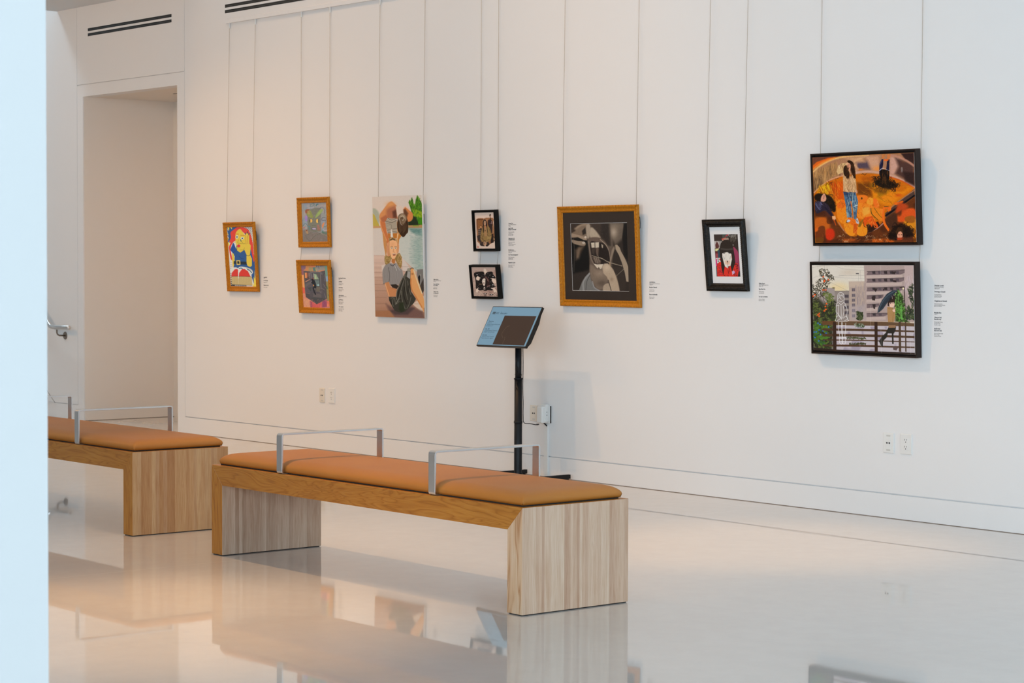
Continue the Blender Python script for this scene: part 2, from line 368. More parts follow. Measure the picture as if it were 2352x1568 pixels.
BL, BW, BH, BT = 2.347, 0.574, 0.4339, 0.0945     # length, depth, height and board thickness
def make_bench(x1, y0, label, right_front, right_end, left_in, seed):
    t = thing('bench', (x1 - BL / 2, y0 + BW / 2, 0), label, 'bench', 'oak gallery benches')
    hx, hy = BL / 2, BW / 2
    # mitred slab: trapezoid in x,z
    bm = bmesh.new()
    P = [(-hx, BH), (hx, BH), (hx - BT, BH - BT), (-hx + BT, BH - BT)]
    a = [bm.verts.new((x, -hy, z)) for x, z in P]; b = [bm.verts.new((x, hy, z)) for x, z in P]
    bm.faces.new(a); bm.faces.new(b[::-1])
    for i in range(4): bm.faces.new((a[(i + 1) % 4], a[i], b[i], b[(i + 1) % 4]))
    bmesh.ops.recalc_face_normals(bm, faces=bm.faces[:])
    obj('seat_board', bm, M_APRON, t, bevel=0.0015)
    for s in (-1, 1):
        bm = bmesh.new()
        P = [(s * hx, 0.004), (s * hx, BH), (s * (hx - BT), BH - BT), (s * (hx - BT), 0.004)]
        a = [bm.verts.new((x, -hy, z)) for x, z in P]; b = [bm.verts.new((x, hy, z)) for x, z in P]
        f0 = bm.faces.new(a); f1 = bm.faces.new(b[::-1]); f0.material_index = 1; f1.material_index = 1
        for i in range(4): bm.faces.new((a[(i + 1) % 4], a[i], b[i], b[(i + 1) % 4]))
        bmesh.ops.recalc_face_normals(bm, faces=bm.faces[:])
        obj('leg', bm, [right_end if s > 0 else left_in, right_front if s > 0 else M_POST], t, bevel=0.0015)
        obj('glide', B(s * (hx - BT / 2) - BT / 2 + .006, s * (hx - BT / 2) + BT / 2 - .006, -hy + .006, hy - .006, 0, 0.004), M_DARKGAP, t)
    obj('gap_shade_sheet', B(-hx + .035, hx - .03, -hy + .03, hy - .03, BH, BH + .007), M_DARKGAP, t)  # near-black sheet: shade of the gap under the cushion, put into colour
    bm = pillow(-hx + .04, hx - .018, -hy + .018, hy - .02, BH + .006, 0.052, 0.078)
    obj('cushion', bm, M_LEATHER, t, smooth=True)
    for ax in (-0.579, 0.580):
        bm = strap(ax - .0225, ax + .0225, -hy - .002, hy + .002, BH + .0005, 0.6215, 0.0075, 0.014, 0.004)
        tag(obj('armrest', bm, M_STEEL, t, bevel=0.0008), 'bent flat steel loop armrest')
    return t
make_bench(-6.527, -3.7313, 'whole wooden bench in front, tan leather cushion, two steel loop armrests', M_POST2, M_LAM, M_LAM3, 1)
make_bench(-9.692, -3.7035, 'bench behind at left, partly cut off by the pale wall end, tan leather cushion', M_POST, M_LAM2, M_LAM3, 2)

# ------------------------------------------------------------------ handrail
t = thing('handrail', (-17.40, 0, 0.83), 'round steel handrail on wall brackets at far left, climbing with the stairs', 'handrail')
bm = bmesh.new(); pts = [(-0.16 - 1.9, -0.085, 0.06 + 1.235), (-0.245, -0.085, 0.040), (-0.225, -0.085, 0.026), (-0.205, -0.085, 0.012), (-0.18, -0.085, 0.003), (-0.13, -0.085, 0.0), (0.16, -0.085, 0.0), (0.168, -0.085, 0.0)]
pts[0] = (-0.28 - 1.5, -0.085, 0.068 + 1.5 * 0.78)
tube(bm, pts, [0.019] * 7 + [0.012], 14); obj('rail', bm, M_STEEL, t, smooth=True)
for bx, bz in ((-0.07, 0.0), (-1.35, 0.90)):
    bm = bmesh.new(); tube(bm, [(bx, -0.085, bz - .016), (bx, -0.085, bz - .05), (bx, -0.078, bz - .066), (bx, -0.062, bz - .075), (bx, -0.002, bz - .077)], 0.0075, 10)
    br = obj('bracket', bm, M_BRKT, t, smooth=True)
    bm = bmesh.new(); tube(bm, [(bx, -0.0065, bz - .077), (bx, -0.0005, bz - .077)], [0.034, 0.036], 20); obj('rosette', bm, M_BRKT, br)
    bm = B(bx - .03, bx + .03, -.097, -.073, bz - .022, bz - .016); obj('saddle', bm, M_STEEL, br)

# ------------------------------------------------------------------ air slots in the wall, picture rail
def vent(x0, x1, label):
    t = thing('air_vent', ((x0 + x1) / 2, 0, 3.443), label, 'air vent')
    h = (x1 - x0) / 2
    for zc in (0.0215, -0.0225):
        f = obj('slot', B(-h, h, -.0012, 0.0, zc - .0125, zc + .0125), M_VENT, t)
        obj('blade', B(-h + .004, h - .004, -.0022, -.0012, zc - .003, zc + .001), mat('vent_blade', (0.03, 0.035, 0.035), 0.3), f)
    obj('centre_bar', B(-h, h, -.002, 0.0, -.009, .0085), M_WALL, t)
vent(-17.028, -15.589, 'black twin slot air vent above the doorway opening')
vent(-14.753, -12.4, 'black twin slot air vent above the picture rail, cut by the photo top')
bm = bmesh.new(); prism(bm, [(0, 3.3225), (-0.018, 3.3225), (-0.018, 3.350), (-0.012, 3.356), (0, 3.356)], -14.72, 1.5)
o = obj('picture_rail', bm, M_WALL); tag(o, 'slim white picture hanging rail running along the top of the wall', 'picture rail')

# ------------------------------------------------------------------ hanging cords
YW = -0.012
def cord(x, yend, zend, label, via=None, group='picture hanging cords'):
    t = thing('hanging_cord', (x, YW, 3.322), label, 'cord', group)
    obj('hook', B(-.0045, .0045, -.006, .006, -.042, .004), M_WHITE, t, bevel=.001)
    pts = [(0, 0, -.03)]
    for q in (via or []): pts.append((0, q[0] - YW, q[1] - 3.322))
    pts.append((0, yend - YW, zend - 3.322)); bm = bmesh.new(); tube(bm, pts, 0.0016, 6); obj('cord', bm, M_CORD, t, smooth=True)

# ------------------------------------------------------------------ frames
def frame_mesh(W, L, prof, inner_w, seg=0.008, wave=None):
    """closed mitred moulding. prof = [(u, y, amp)] from outer back to inner; u = distance in from the outer edge, y = depth towards the room"""
    bm = bmesh.new()
    sides = [((-W / 2, 0), (W / 2, 0), (1, 0), (0, 1)), ((W / 2, 0), (W / 2, L), (0, 1), (-1, 0)), ((W / 2, L), (-W / 2, L), (-1, 0), (0, -1)), ((-W / 2, L), (-W / 2, 0), (0, -1), (1, 0))]
    for (p0, p1, d, nrm) in sides:
        ln = math.hypot(p1[0] - p0[0], p1[1] - p0[1]); n = max(2, int(ln / seg)); prev = None
        for i in range(n + 1):
            s = ln * i / n; ring = []
            for (u, y, amp) in prof:
                ss = min(max(s, u), ln - u)
                yy = y + (amp * wave(ss, ln) if wave and amp else 0)
                ring.append(bm.verts.new((p0[0] + d[0] * ss + nrm[0] * u, -yy, p0[1] + d[1] * ss + nrm[1] * u)))
            if prev:
                for k in range(len(prof) - 1):
                    try: bm.faces.new((prev[k], ring[k], ring[k + 1], prev[k + 1]))
                    except ValueError: pass
            prev = ring
    bmesh.ops.remove_doubles(bm, verts=bm.verts[:], dist=1e-5)
    bmesh.ops.dissolve_degenerate(bm, dist=1e-6, edges=bm.edges[:])
    bmesh.ops.recalc_face_normals(bm, faces=bm.faces[:])
    return bm
def ring_flat(bm, W0, z0, z1, ix0, ix1, iz0, iz1, y, th):
    box(bm, -W0, ix0, -y, -y + th, z0, z1); box(bm, ix1, W0, -y, -y + th, z0, z1)
    box(bm, ix0, ix1, -y, -y + th, z0, iz0); box(bm, ix0, ix1, -y, -y + th, iz1, z1); return bm

# ------------------------------------------------------------------ painter: traces the pictures into vertex colours
def solve_h(src, dst):
    A = []; b = []
    for (x, y), (u, v) in zip(src, dst):
        A.append([x, y, 1, 0, 0, 0, -u * x, -u * y]); b.append(u); A.append([0, 0, 0, x, y, 1, -v * x, -v * y]); b.append(v)
    return np.append(np.linalg.solve(np.array(A, float), np.array(b, float)), 1).reshape(3, 3)
class Art:
    def __init__(s, rect, quad, nx, ny, base, seed=1):
        """rect = x0,x1,z0,z1 on the picture plane; quad = TL,TR,BR,BL of the same rectangle in drawing units"""
        s.rect = rect; s.nx, s.ny = nx, ny; x0, x1, z0, z1 = rect; s.rng = np.random.default_rng(seed)
        U, V = np.meshgrid(np.linspace(0, 1, nx), np.linspace(0, 1, ny)); s.U, s.V = U, V
        H = solve_h([(0, 0), (1, 0), (1, 1), (0, 1)], quad); w = H[2, 0] * U + H[2, 1] * V + H[2, 2]
        s.X = (H[0, 0] * U + H[0, 1] * V + H[0, 2]) / w; s.Y = (H[1, 0] * U + H[1, 1] * V + H[1, 2]) / w
        s.px = max(s.X.max() - s.X.min(), 1) / nx; s.A = np.empty((ny, nx, 3)); s.A[:] = base
    def _mix(s, m, c, sl=None):
        a = s.A if sl is None else s.A[sl]; c = np.array(c, float); a += (c - a) * m[..., None]
    def _sl(s, x0, y0, x1, y1, pad):
        m = (s.X > x0 - pad) & (s.X < x1 + pad) & (s.Y > y0 - pad) & (s.Y < y1 + pad)
        if not m.any(): return None
        r = np.where(m.any(1))[0]; c = np.where(m.any(0))[0]; return (slice(r[0], r[-1] + 1), slice(c[0], c[-1] + 1))
    @staticmethod
    def smooth(P, closed=True, k=5):
        P = np.array(P, float); n = len(P); out = []
        for i in range(n if closed else n - 1):
            p0, p1, p2, p3 = (P[(i - 1) % n], P[i], P[(i + 1) % n], P[(i + 2) % n]) if closed else (P[max(i - 1, 0)], P[i], P[i + 1], P[min(i + 2, n - 1)])
            for j in range(k):
                t = j / k; out.append(0.5 * (2 * p1 + (p2 - p0) * t + (2 * p0 - 5 * p1 + 4 * p2 - p3) * t * t + (3 * p1 - p0 - 3 * p2 + p3) * t ** 3))
        if not closed: out.append(P[-1])
        return np.array(out)
    def _dist(s, P, sl, closed):
        X, Y = s.X[sl], s.Y[sl]; D = np.full(X.shape, 1e9); ins = np.zeros(X.shape, bool); n = len(P)
        for i in range(n if closed else n - 1):
            (ax, ay), (bx, by) = P[i], P[(i + 1) % n]; dx, dy = bx - ax, by - ay; L = dx * dx + dy * dy + 1e-9
            t = np.clip(((X - ax) * dx + (Y - ay) * dy) / L, 0, 1); D = np.minimum(D, (X - ax - t * dx) ** 2 + (Y - ay - t * dy) ** 2)
            if closed:
                c = (ay > Y) != (by > Y); ins ^= c & (X < dx * (Y - ay) / (dy if abs(dy) > 1e-9 else 1e-9) + ax)
        return np.sqrt(D), ins
    def mask(s, P, soft=None, smooth=False):
        if smooth: P = s.smooth(P)
        P = np.array(P, float); soft = soft or s.px; sl = s._sl(P[:, 0].min(), P[:, 1].min(), P[:, 0].max(), P[:, 1].max(), soft + s.px)
        if sl is None: return None, None
        D, ins = s._dist(P, sl, True); return np.clip(0.5 + np.where(ins, D, -D) / soft, 0, 1), sl
    def poly(s, P, c, soft=None, smooth=False, a=1.0, tex=0, c2=None, vert=True):
        m, sl = s.mask(P, soft, smooth)
        if m is None: return
        col = np.array(c, float)
        if c2 is not None:
            Q = np.array(P, float); k = 1 if vert else 0; g = ((s.Y if vert else s.X)[sl] - Q[:, k].min()) / max(np.ptp(Q[:, k]), 1)
            col = col + (np.array(c2, float) - col) * np.clip(g, 0, 1)[..., None]
        if tex: col = col + s.rng.normal(0, tex, m.shape + (1,))
        A = s.A[sl]; A += (col - A) * (m * a)[..., None]
    def line(s, P, w, c, a=1.0, smooth=True, soft=None):
        if smooth and len(P) > 2: P = s.smooth(P, False)
        P = np.array(P, float); soft = soft or s.px; sl = s._sl(P[:, 0].min(), P[:, 1].min(), P[:, 0].max(), P[:, 1].max(), w + soft)
        if sl is None: return
        D, _ = s._dist(P, sl, False); k = min(1, w / s.px); s._mix(np.clip(0.5 + (max(w, s.px) / 2 - D) / soft, 0, 1) * a * k, c, sl)
    def ell(s, cx, cy, rx, ry, c, soft=None, a=1.0, rot=0):
        sl = s._sl(cx - max(rx, ry), cy - max(rx, ry), cx + max(rx, ry), cy + max(rx, ry), s.px)
        if sl is None: return
        X, Y = s.X[sl] - cx, s.Y[sl] - cy; q = R(rot); x = X * math.cos(q) + Y * math.sin(q); y = -X * math.sin(q) + Y * math.cos(q)
        d = (1 - np.sqrt((x / rx) ** 2 + (y / ry) ** 2)) * min(rx, ry); s._mix(np.clip(0.5 + d / (soft or s.px), 0, 1) * a, c, sl)
    def glow(s, cx, cy, rx, ry, c, a=1.0, rot=0):
        X, Y = s.X - cx, s.Y - cy; q = R(rot); x = X * math.cos(q) + Y * math.sin(q); y = -X * math.sin(q) + Y * math.cos(q)
        s._mix(np.exp(-(x / rx) ** 2 - (y / ry) ** 2) * a, c)
    def vnoise(s, gx, gy):
        g = s.rng.random((gy + 2, gx + 2)); u = s.U * gx; v = s.V * gy; i = u.astype(int); j = v.astype(int); fu = u - i; fv = v - j
        fu = fu * fu * (3 - 2 * fu); fv = fv * fv * (3 - 2 * fv)
        return (g[j, i] * (1 - fu) + g[j, i + 1] * fu) * (1 - fv) + (g[j + 1, i] * (1 - fu) + g[j + 1, i + 1] * fu) * fv
    def mottle(s, gx, gy, c, thr=0.5, soft=0.15, a=1.0, region=None, rsoft=8):
        m = np.clip((s.vnoise(gx, gy) - thr) / soft, 0, 1) * a
        if region is not None:
            f = np.zeros_like(m); mm, sl = s.mask(region, rsoft); f[sl] = mm; m = m * f
        s._mix(m, c)
    def grain(s, amt, gx=None, gy=None):
        n = s.rng.normal(0, amt, s.X.shape) if gx is None else (s.vnoise(gx, gy) - .5) * 2 * amt
        s.A += n[..., None]
    def dabs(s, n, region, L, w, cols, ang=(0, 180), a=0.8, curve=0):
        P = np.array(region, float); lo, hi = P.min(0), P.max(0); k = 0; tries = 0
        while k < n and tries < n * 12:
            tries += 1; x, y = lo + (hi - lo) * s.rng.random(2); ins = False; m = len(P)
            for i in range(m):
                (ax, ay), (bx, by) = P[i], P[(i + 1) % m]
                if (ay > y) != (by > y) and x < (bx - ax) * (y - ay) / (by - ay) + ax: ins = not ins
            if not ins: continue
            k += 1; t = R(s.rng.uniform(*ang)); l = L * s.rng.uniform(.5, 1.2) / 2; dx, dy = math.cos(t) * l, math.sin(t) * l
            ox, oy = (-dy * curve * s.rng.uniform(-1, 1), dx * curve * s.rng.uniform(-1, 1)) if curve else (0, 0)
            s.line([(x - dx, y - dy), (x + ox, y + oy), (x + dx, y + dy)], w * s.rng.uniform(.6, 1.3), cols[int(s.rng.integers(len(cols)))], a, smooth=curve > .9)
    def build(s, name, y, parent, wall, mat_kw, label=None, edge=None, gam=1.06):
        x0, x1, z0, z1 = s.rect; nx, ny = s.nx, s.ny
        co = np.empty((ny, nx, 3)); co[..., 0] = x0 + (x1 - x0) * s.U; co[..., 1] = -y; co[..., 2] = z1 + (z0 - z1) * s.V
        i = np.arange((ny - 1) * (nx - 1)); r, c = i // (nx - 1), i % (nx - 1); a = r * nx + c
        F = np.stack([a, a + nx, a + nx + 1, a + 1], 1).astype(np.int32)
        me = bpy.data.meshes.new(name); co = co.reshape(-1, 3); sides = []
        if edge:
            b = len(co); e = np.array([(x0, -y, z0), (x1, -y, z0), (x1, -y, z1), (x0, -y, z1), (x0, -y + edge, z0), (x1, -y + edge, z0), (x1, -y + edge, z1), (x0, -y + edge, z1)], float)
            co = np.vstack([co, e]); sides = [[b, b + 4, b + 5, b + 1], [b + 1, b + 5, b + 6, b + 2], [b + 2, b + 6, b + 7, b + 3], [b + 3, b + 7, b + 4, b], [b + 4, b + 7, b + 6, b + 5]]
            F = np.vstack([F, np.array(sides, np.int32)])
        me.vertices.add(len(co)); me.vertices.foreach_set('co', co.astype(np.float32).ravel())
        me.loops.add(len(F) * 4); me.loops.foreach_set('vertex_index', F.ravel())
        me.polygons.add(len(F)); me.polygons.foreach_set('loop_start', (np.arange(len(F)) * 4).astype(np.int32))
        ml = np.zeros(len(F), np.int32); ml[len(F) - len(sides):] = 1 if edge else 0
        me.update(calc_edges=True); me.validate()
        A = (np.clip(s.A, 0, 255) / 255.0) ** gam; lin = np.where(A <= .04045, A / 12.92, ((A + .055) / 1.055) ** 2.4)
        lin = np.clip(lin * (0.80 / np.array(s2l(wall))), 0.002, 0.92).reshape(-1, 3)
        full = np.ones((len(co), 4), np.float32); full[:len(lin), :3] = lin
        at = me.color_attributes.new('paint', 'FLOAT_COLOR', 'POINT'); at.data.foreach_set('color', full.ravel())
        m = mat(name + '_paint', (.5, .5, .5), **mat_kw); vc = nd(m, 'ShaderNodeVertexColor', layer_name='paint'); lk(m, vc.outputs['Color'], bsdf(m).inputs['Base Color'])
        me.materials.append(m)
        if edge: me.materials.append(M_CANVAS); me.polygons.foreach_set('material_index', ml)
        o = bpy.data.objects.new(name, me); link(o, parent)
        if label: o['label'] = label
        return o

# ------------------------------------------------------------------ the pictures' own images
def art_cartoon(rect):
    a = Art(rect, [(121, 180), (618, 176), (700, 1394), (199.5, 1381)], 120, 250, (214, 200, 186), 11)
    P, Ln, E = a.poly, a.line, a.ell
    BLU, RED, YEL, BLK = (58, 90, 132), (214, 74, 62), (216, 182, 72), (40, 40, 44)
    # chequers fading down the right and up the left
    for i in range(7):
        for j in range(22):
            sz = 13 * max(0.15, 1 - j / 24) * (1 if i > 1 else .6)
            x, y = 350 + i * 42 + j * 5, 190 + j * 40 - 0
            if i < 3 and j > 2: continue
            P([(x, y - sz), (x + sz, y), (x, y + sz), (x - sz, y)], BLK); P([(x + 21, y + 20 - sz * .8), (x + 21 + sz * .8, y + 20), (x + 21, y + 20 + sz * .8), (x + 21 - sz * .8, y + 20)], BLK)
    for j in range(13):
        sz = 3 + j * 1.1; x, y = 186 + j * 2.2, 890 + j * 38
        for q in range(2 + (j > 9)): P([(x + q * 24, y - sz), (x + q * 24 + sz, y), (x + q * 24, y + sz), (x + q * 24 - sz, y)], BLK)
    for i in range(15): P([(205 + i * 20, 1350), (217 + i * 20, 1346), (219 + i * 20, 1372), (207 + i * 20, 1376)], BLK)
    # flame-edged blue field top left and bottom right
    P([(121, 180), (330, 178), (300, 330), (210, 470), (150, 520), (140, 440), (158, 470), (128, 400), (158, 400), (124, 330), (150, 360), (126, 240), (150, 262), (121, 200)], BLU)
    for q in ([(124, 182), (158, 262), (170, 200), (150, 180)], [(175, 182), (215, 232), (222, 180)], [(122, 290), (158, 345), (124, 330)], [(126, 400), (165, 415), (130, 440)], [(140, 500), (172, 470), (165, 560), (146, 560)]): P(q, (222, 196, 90))
    P([(560, 900), (655, 740), (690, 1394), (640, 1300), (600, 1180), (590, 1000)], BLU)
    for q in ([(655, 1050), (700, 1394), (672, 1394), (655, 1290), (640, 1360), (622, 1300), (612, 1394), (640, 1394), (660, 1394)], [(668, 1030), (692, 1120), (664, 1100)], [(640, 1180), (694, 1290), (700, 1394), (650, 1394)]): P(q, (224, 194, 78))
    P([(585, 1290), (640, 1394), (560, 1394)], (214, 200, 186))
    # hair
    P([(430, 212), (500, 222), (560, 290), (612, 470), (628, 560), (640, 720), (655, 800), (640, 890), (600, 890), (590, 700), (565, 560), (545, 420), (470, 330), (400, 250)], RED, smooth=True)
    P([(300, 205), (350, 190), (470, 205), (500, 260), (430, 262), (370, 240), (310, 300), (290, 450), (250, 480), (205, 560), (192, 640), (215, 760), (225, 850), (190, 800), (165, 640), (160, 580), (188, 500), (165, 470), (200, 400), (190, 300), (240, 250)], RED, smooth=True)
    # face and neck
    P([(370, 225), (300, 290), (285, 400), (300, 520), (320, 650), (400, 700), (455, 650), (470, 520), (460, 350), (410, 270)], YEL, smooth=True)
    P([(245, 490), (290, 470), (315, 640), (400, 700), (460, 640), (440, 560), (460, 520)], YEL)
    # dress
    P([(245, 495), (185, 640), (245, 715), (272, 770), (268, 870), (250, 1000), (560, 1010), (655, 1100), (640, 900), (585, 640), (460, 640), (380, 698), (315, 650)], BLU)
    P([(185, 640), (240, 500), (262, 520), (300, 640), (245, 715)], (52, 84, 140)); P([(580, 650), (615, 780), (600, 800), (560, 700)], (52, 84, 140))
    # arms
    P([(222, 700), (255, 720), (272, 850), (248, 990), (232, 960), (225, 850)], YEL)
    P([(460, 350), (470, 330), (500, 310), (530, 320), (556, 350), (560, 520), (582, 560), (570, 740), (605, 820), (605, 960), (570, 985), (520, 960), (500, 900), (500, 740), (462, 650), (440, 560)], YEL, smooth=False)
    for q in ([(484, 360), (492, 530)], [(520, 360), (528, 520)], [(548, 350), (556, 520)]): Ln(q, 6, (176, 90, 56))
    for x, y in ((480, 322), (514, 298), (546, 330)): E(x, y, 9, 24, (52, 74, 84), rot=8)
    Ln([(500, 755), (540, 762), (575, 738)], 8, BLK)
    # face drawing
    E(316, 385, 23, 36, (206, 210, 214)); E(316, 385, 9, 22, (50, 56, 66)); E(418, 413, 30, 26, (206, 210, 224)); E(419, 414, 14, 14, (46, 52, 70))
    Ln([(302, 325), (345, 328)], 9, (186, 96, 46)); Ln([(385, 352), (460, 356)], 9, (186, 96, 46))
    Ln([(345, 440), (330, 500), (370, 512), (420, 520)], 4, (110, 90, 40)); Ln([(385, 440), (395, 470)], 14, (58, 96, 100)); Ln([(400, 470), (440, 520), (470, 515)], 4, (90, 80, 50))
    E(350, 563, 31, 30, (206, 62, 66)); Ln([(325, 565), (378, 560)], 4, (232, 90, 110)); Ln([(312, 560), (312, 650)], 9, BLK)
    Ln([(375, 640), (440, 640), (460, 600)], 4, (120, 100, 40)); Ln([(350, 760), (400, 812), (450, 818)], 4, (38, 50, 80)); Ln([(245, 700), (290, 660)], 4, (38, 50, 80))
    # belt
    P([(252, 862), (500, 882), (505, 938), (252, 920)], (56, 62, 68))
    for k in range(14): Ln([(380 + k * 9, 878), (380 + k * 9, 935)], 3, (44, 48, 54))
    P([(304, 850), (378, 850), (384, 936), (312, 940)], (224, 190, 96)); P([(318, 866), (362, 866), (368, 920), (324, 922)], (52, 54, 56))
    # shoes
    P([(205, 1010), (300, 990), (350, 1040), (200, 1090)], (212, 204, 192), smooth=True); P([(350, 990), (420, 975), (580, 1020), (630, 1080), (600, 1130), (560, 1120), (450, 1020), (360, 1040)], (214, 206, 194), smooth=True)
    Ln([(360, 1012), (400, 1005), (430, 1030)], 16, (48, 88, 128)); Ln([(520, 1030), (570, 1060), (600, 1100)], 16, (48, 88, 110)); Ln([(500, 1010), (600, 1040), (628, 1090)], 4, BLK)
    P([(210, 1170), (214, 1100), (270, 1030), (320, 1020), (350, 1060), (348, 1170)], (208, 66, 56), smooth=False); P([(352, 1172), (360, 1100), (410, 1030), (460, 1020), (530, 1070), (580, 1180)], (210, 66, 56))
    P([(208, 1172), (345, 1172), (352, 1345), (216, 1330)], (204, 174, 118)); P([(352, 1174), (600, 1180), (610, 1350), (352, 1342)], (204, 174, 118))
    for k in range(24): Ln([(222 + k * 16.5, 1178), (228 + k * 16.5, 1336)], 4, (150, 128, 84))
    Ln([(210, 1172), (345, 1168), (580, 1180)], 5, BLK); Ln([(216, 1334), (608, 1350)], 6, BLK); P([(336, 1050), (352, 1050), (346, 1220), (338, 1200)], (212, 204, 192))
    return a
def art_creature(rect):
    a = Art(rect, [(177, 224), (857, 220), (893, 1345), (207.5, 1357)], 120, 180, (158, 146, 136), 12)
    P, Ln, E = a.poly, a.line, a.ell
    a.mottle(5, 6, (140, 146, 152), .45, .3, .8); a.mottle(7, 8, (176, 152, 140), .5, .3, .6); a.mottle(14, 20, (128, 134, 128), .5, .3, .4)
    P([(200, 1000), (330, 980), (500, 1040), (700, 1080), (890, 1020), (893, 1345), (207, 1357)], (128, 112, 100), soft=60)
    P([(300, 440), (450, 420), (560, 380), (700, 400), (700, 1040), (560, 1060), (360, 1020), (340, 700)], (126, 118, 100), soft=30)
    P([(320, 470), (400, 440), (470, 560), (500, 660), (380, 640), (330, 560)], (142, 142, 76), soft=20, smooth=True)
    P([(545, 670), (580, 560), (680, 440), (755, 440), (720, 520), (600, 640)], (152, 162, 92), soft=10, smooth=True)
    P([(280, 480), (300, 430), (370, 420), (400, 440), (310, 540)], (150, 92, 66), soft=16, smooth=True); P([(340, 470), (400, 455), (410, 560), (350, 560)], (170, 140, 84), soft=20)
    P([(270, 640), (310, 590), (340, 620), (340, 720), (300, 750)], (158, 124, 170), soft=16, smooth=True)
    E(440, 745, 34, 50, (226, 172, 84)); E(405, 745, 14, 42, (84, 80, 76)); E(604, 750, 30, 56, (232, 176, 84)); E(636, 748, 12, 46, (84, 80, 76))
    for q, c, w in (([(415, 350), (440, 290), (520, 270), (500, 330), (430, 345)], (96, 122, 112), 14), ([(575, 335), (600, 290), (625, 290)], (60, 108, 108), 26), ([(530, 300), (540, 400), (560, 480)], (106, 120, 100), 7), ([(640, 430), (690, 385), (750, 380), (790, 450), (790, 550)], (104, 98, 108), 11), ([(560, 660), (590, 560), (660, 470)], (110, 116, 80), 7), ([(220, 890), (260, 830), (310, 830), (350, 900), (350, 980)], (84, 110, 106), 16), ([(720, 730), (740, 660), (830, 670), (860, 720), (720, 735)], (92, 88, 94), 14), ([(730, 740), (830, 745), (820, 830)], (110, 88, 70), 8), ([(770, 920), (830, 900), (880, 850)], (90, 124, 112), 14), ([(300, 1080), (350, 1130), (430, 1080), (560, 1050), (660, 1090), (880, 1150)], (92, 96, 80), 8), ([(270, 1130), (330, 1240), (410, 1305), (470, 1240), (540, 1160), (680, 1100)], (98, 96, 78), 9), ([(700, 1100), (760, 1120), (850, 1155)], (176, 176, 140), 7), ([(350, 440), (450, 560), (500, 680), (520, 720)], (120, 120, 70), 6), ([(460, 880), (520, 870), (560, 880)], (96, 100, 76), 10), ([(360, 900), (400, 900), (390, 990)], (92, 128, 124), 26), ([(700, 560), (690, 700), (720, 880)], (130, 112, 130), 6)):
        Ln(q, w, c, .85)
    P([(720, 870), (760, 800), (800, 790), (770, 900), (740, 980)], (216, 134, 84), soft=14); P([(590, 860), (640, 850), (700, 1010), (610, 1010)], (160, 110, 92), soft=22)
    P([(455, 930), (570, 935), (575, 1000), (455, 1000)], (92, 84, 84)); P([(470, 945), (565, 945), (565, 990), (475, 985)], (182, 160, 172))
    P([(215, 930), (260, 900), (280, 940), (220, 960)], (176, 116, 104), soft=14); E(325, 1055, 34, 60, (172, 132, 92), soft=20, rot=-20); E(318, 1010, 14, 18, (130, 70, 50))
    P([(730, 1010), (780, 1060), (870, 1080), (850, 1110), (720, 1080)], (92, 120, 100), soft=16); Ln([(760, 990), (810, 1020), (860, 1015)], 14, (190, 166, 160))
    a.dabs(260, [(177, 224), (857, 220), (893, 1345), (207, 1357)], 60, 5, [(150, 160, 150), (120, 110, 110), (170, 150, 130), (110, 120, 104), (186, 160, 160)], a=.28, curve=.8)
    a.grain(5); return a
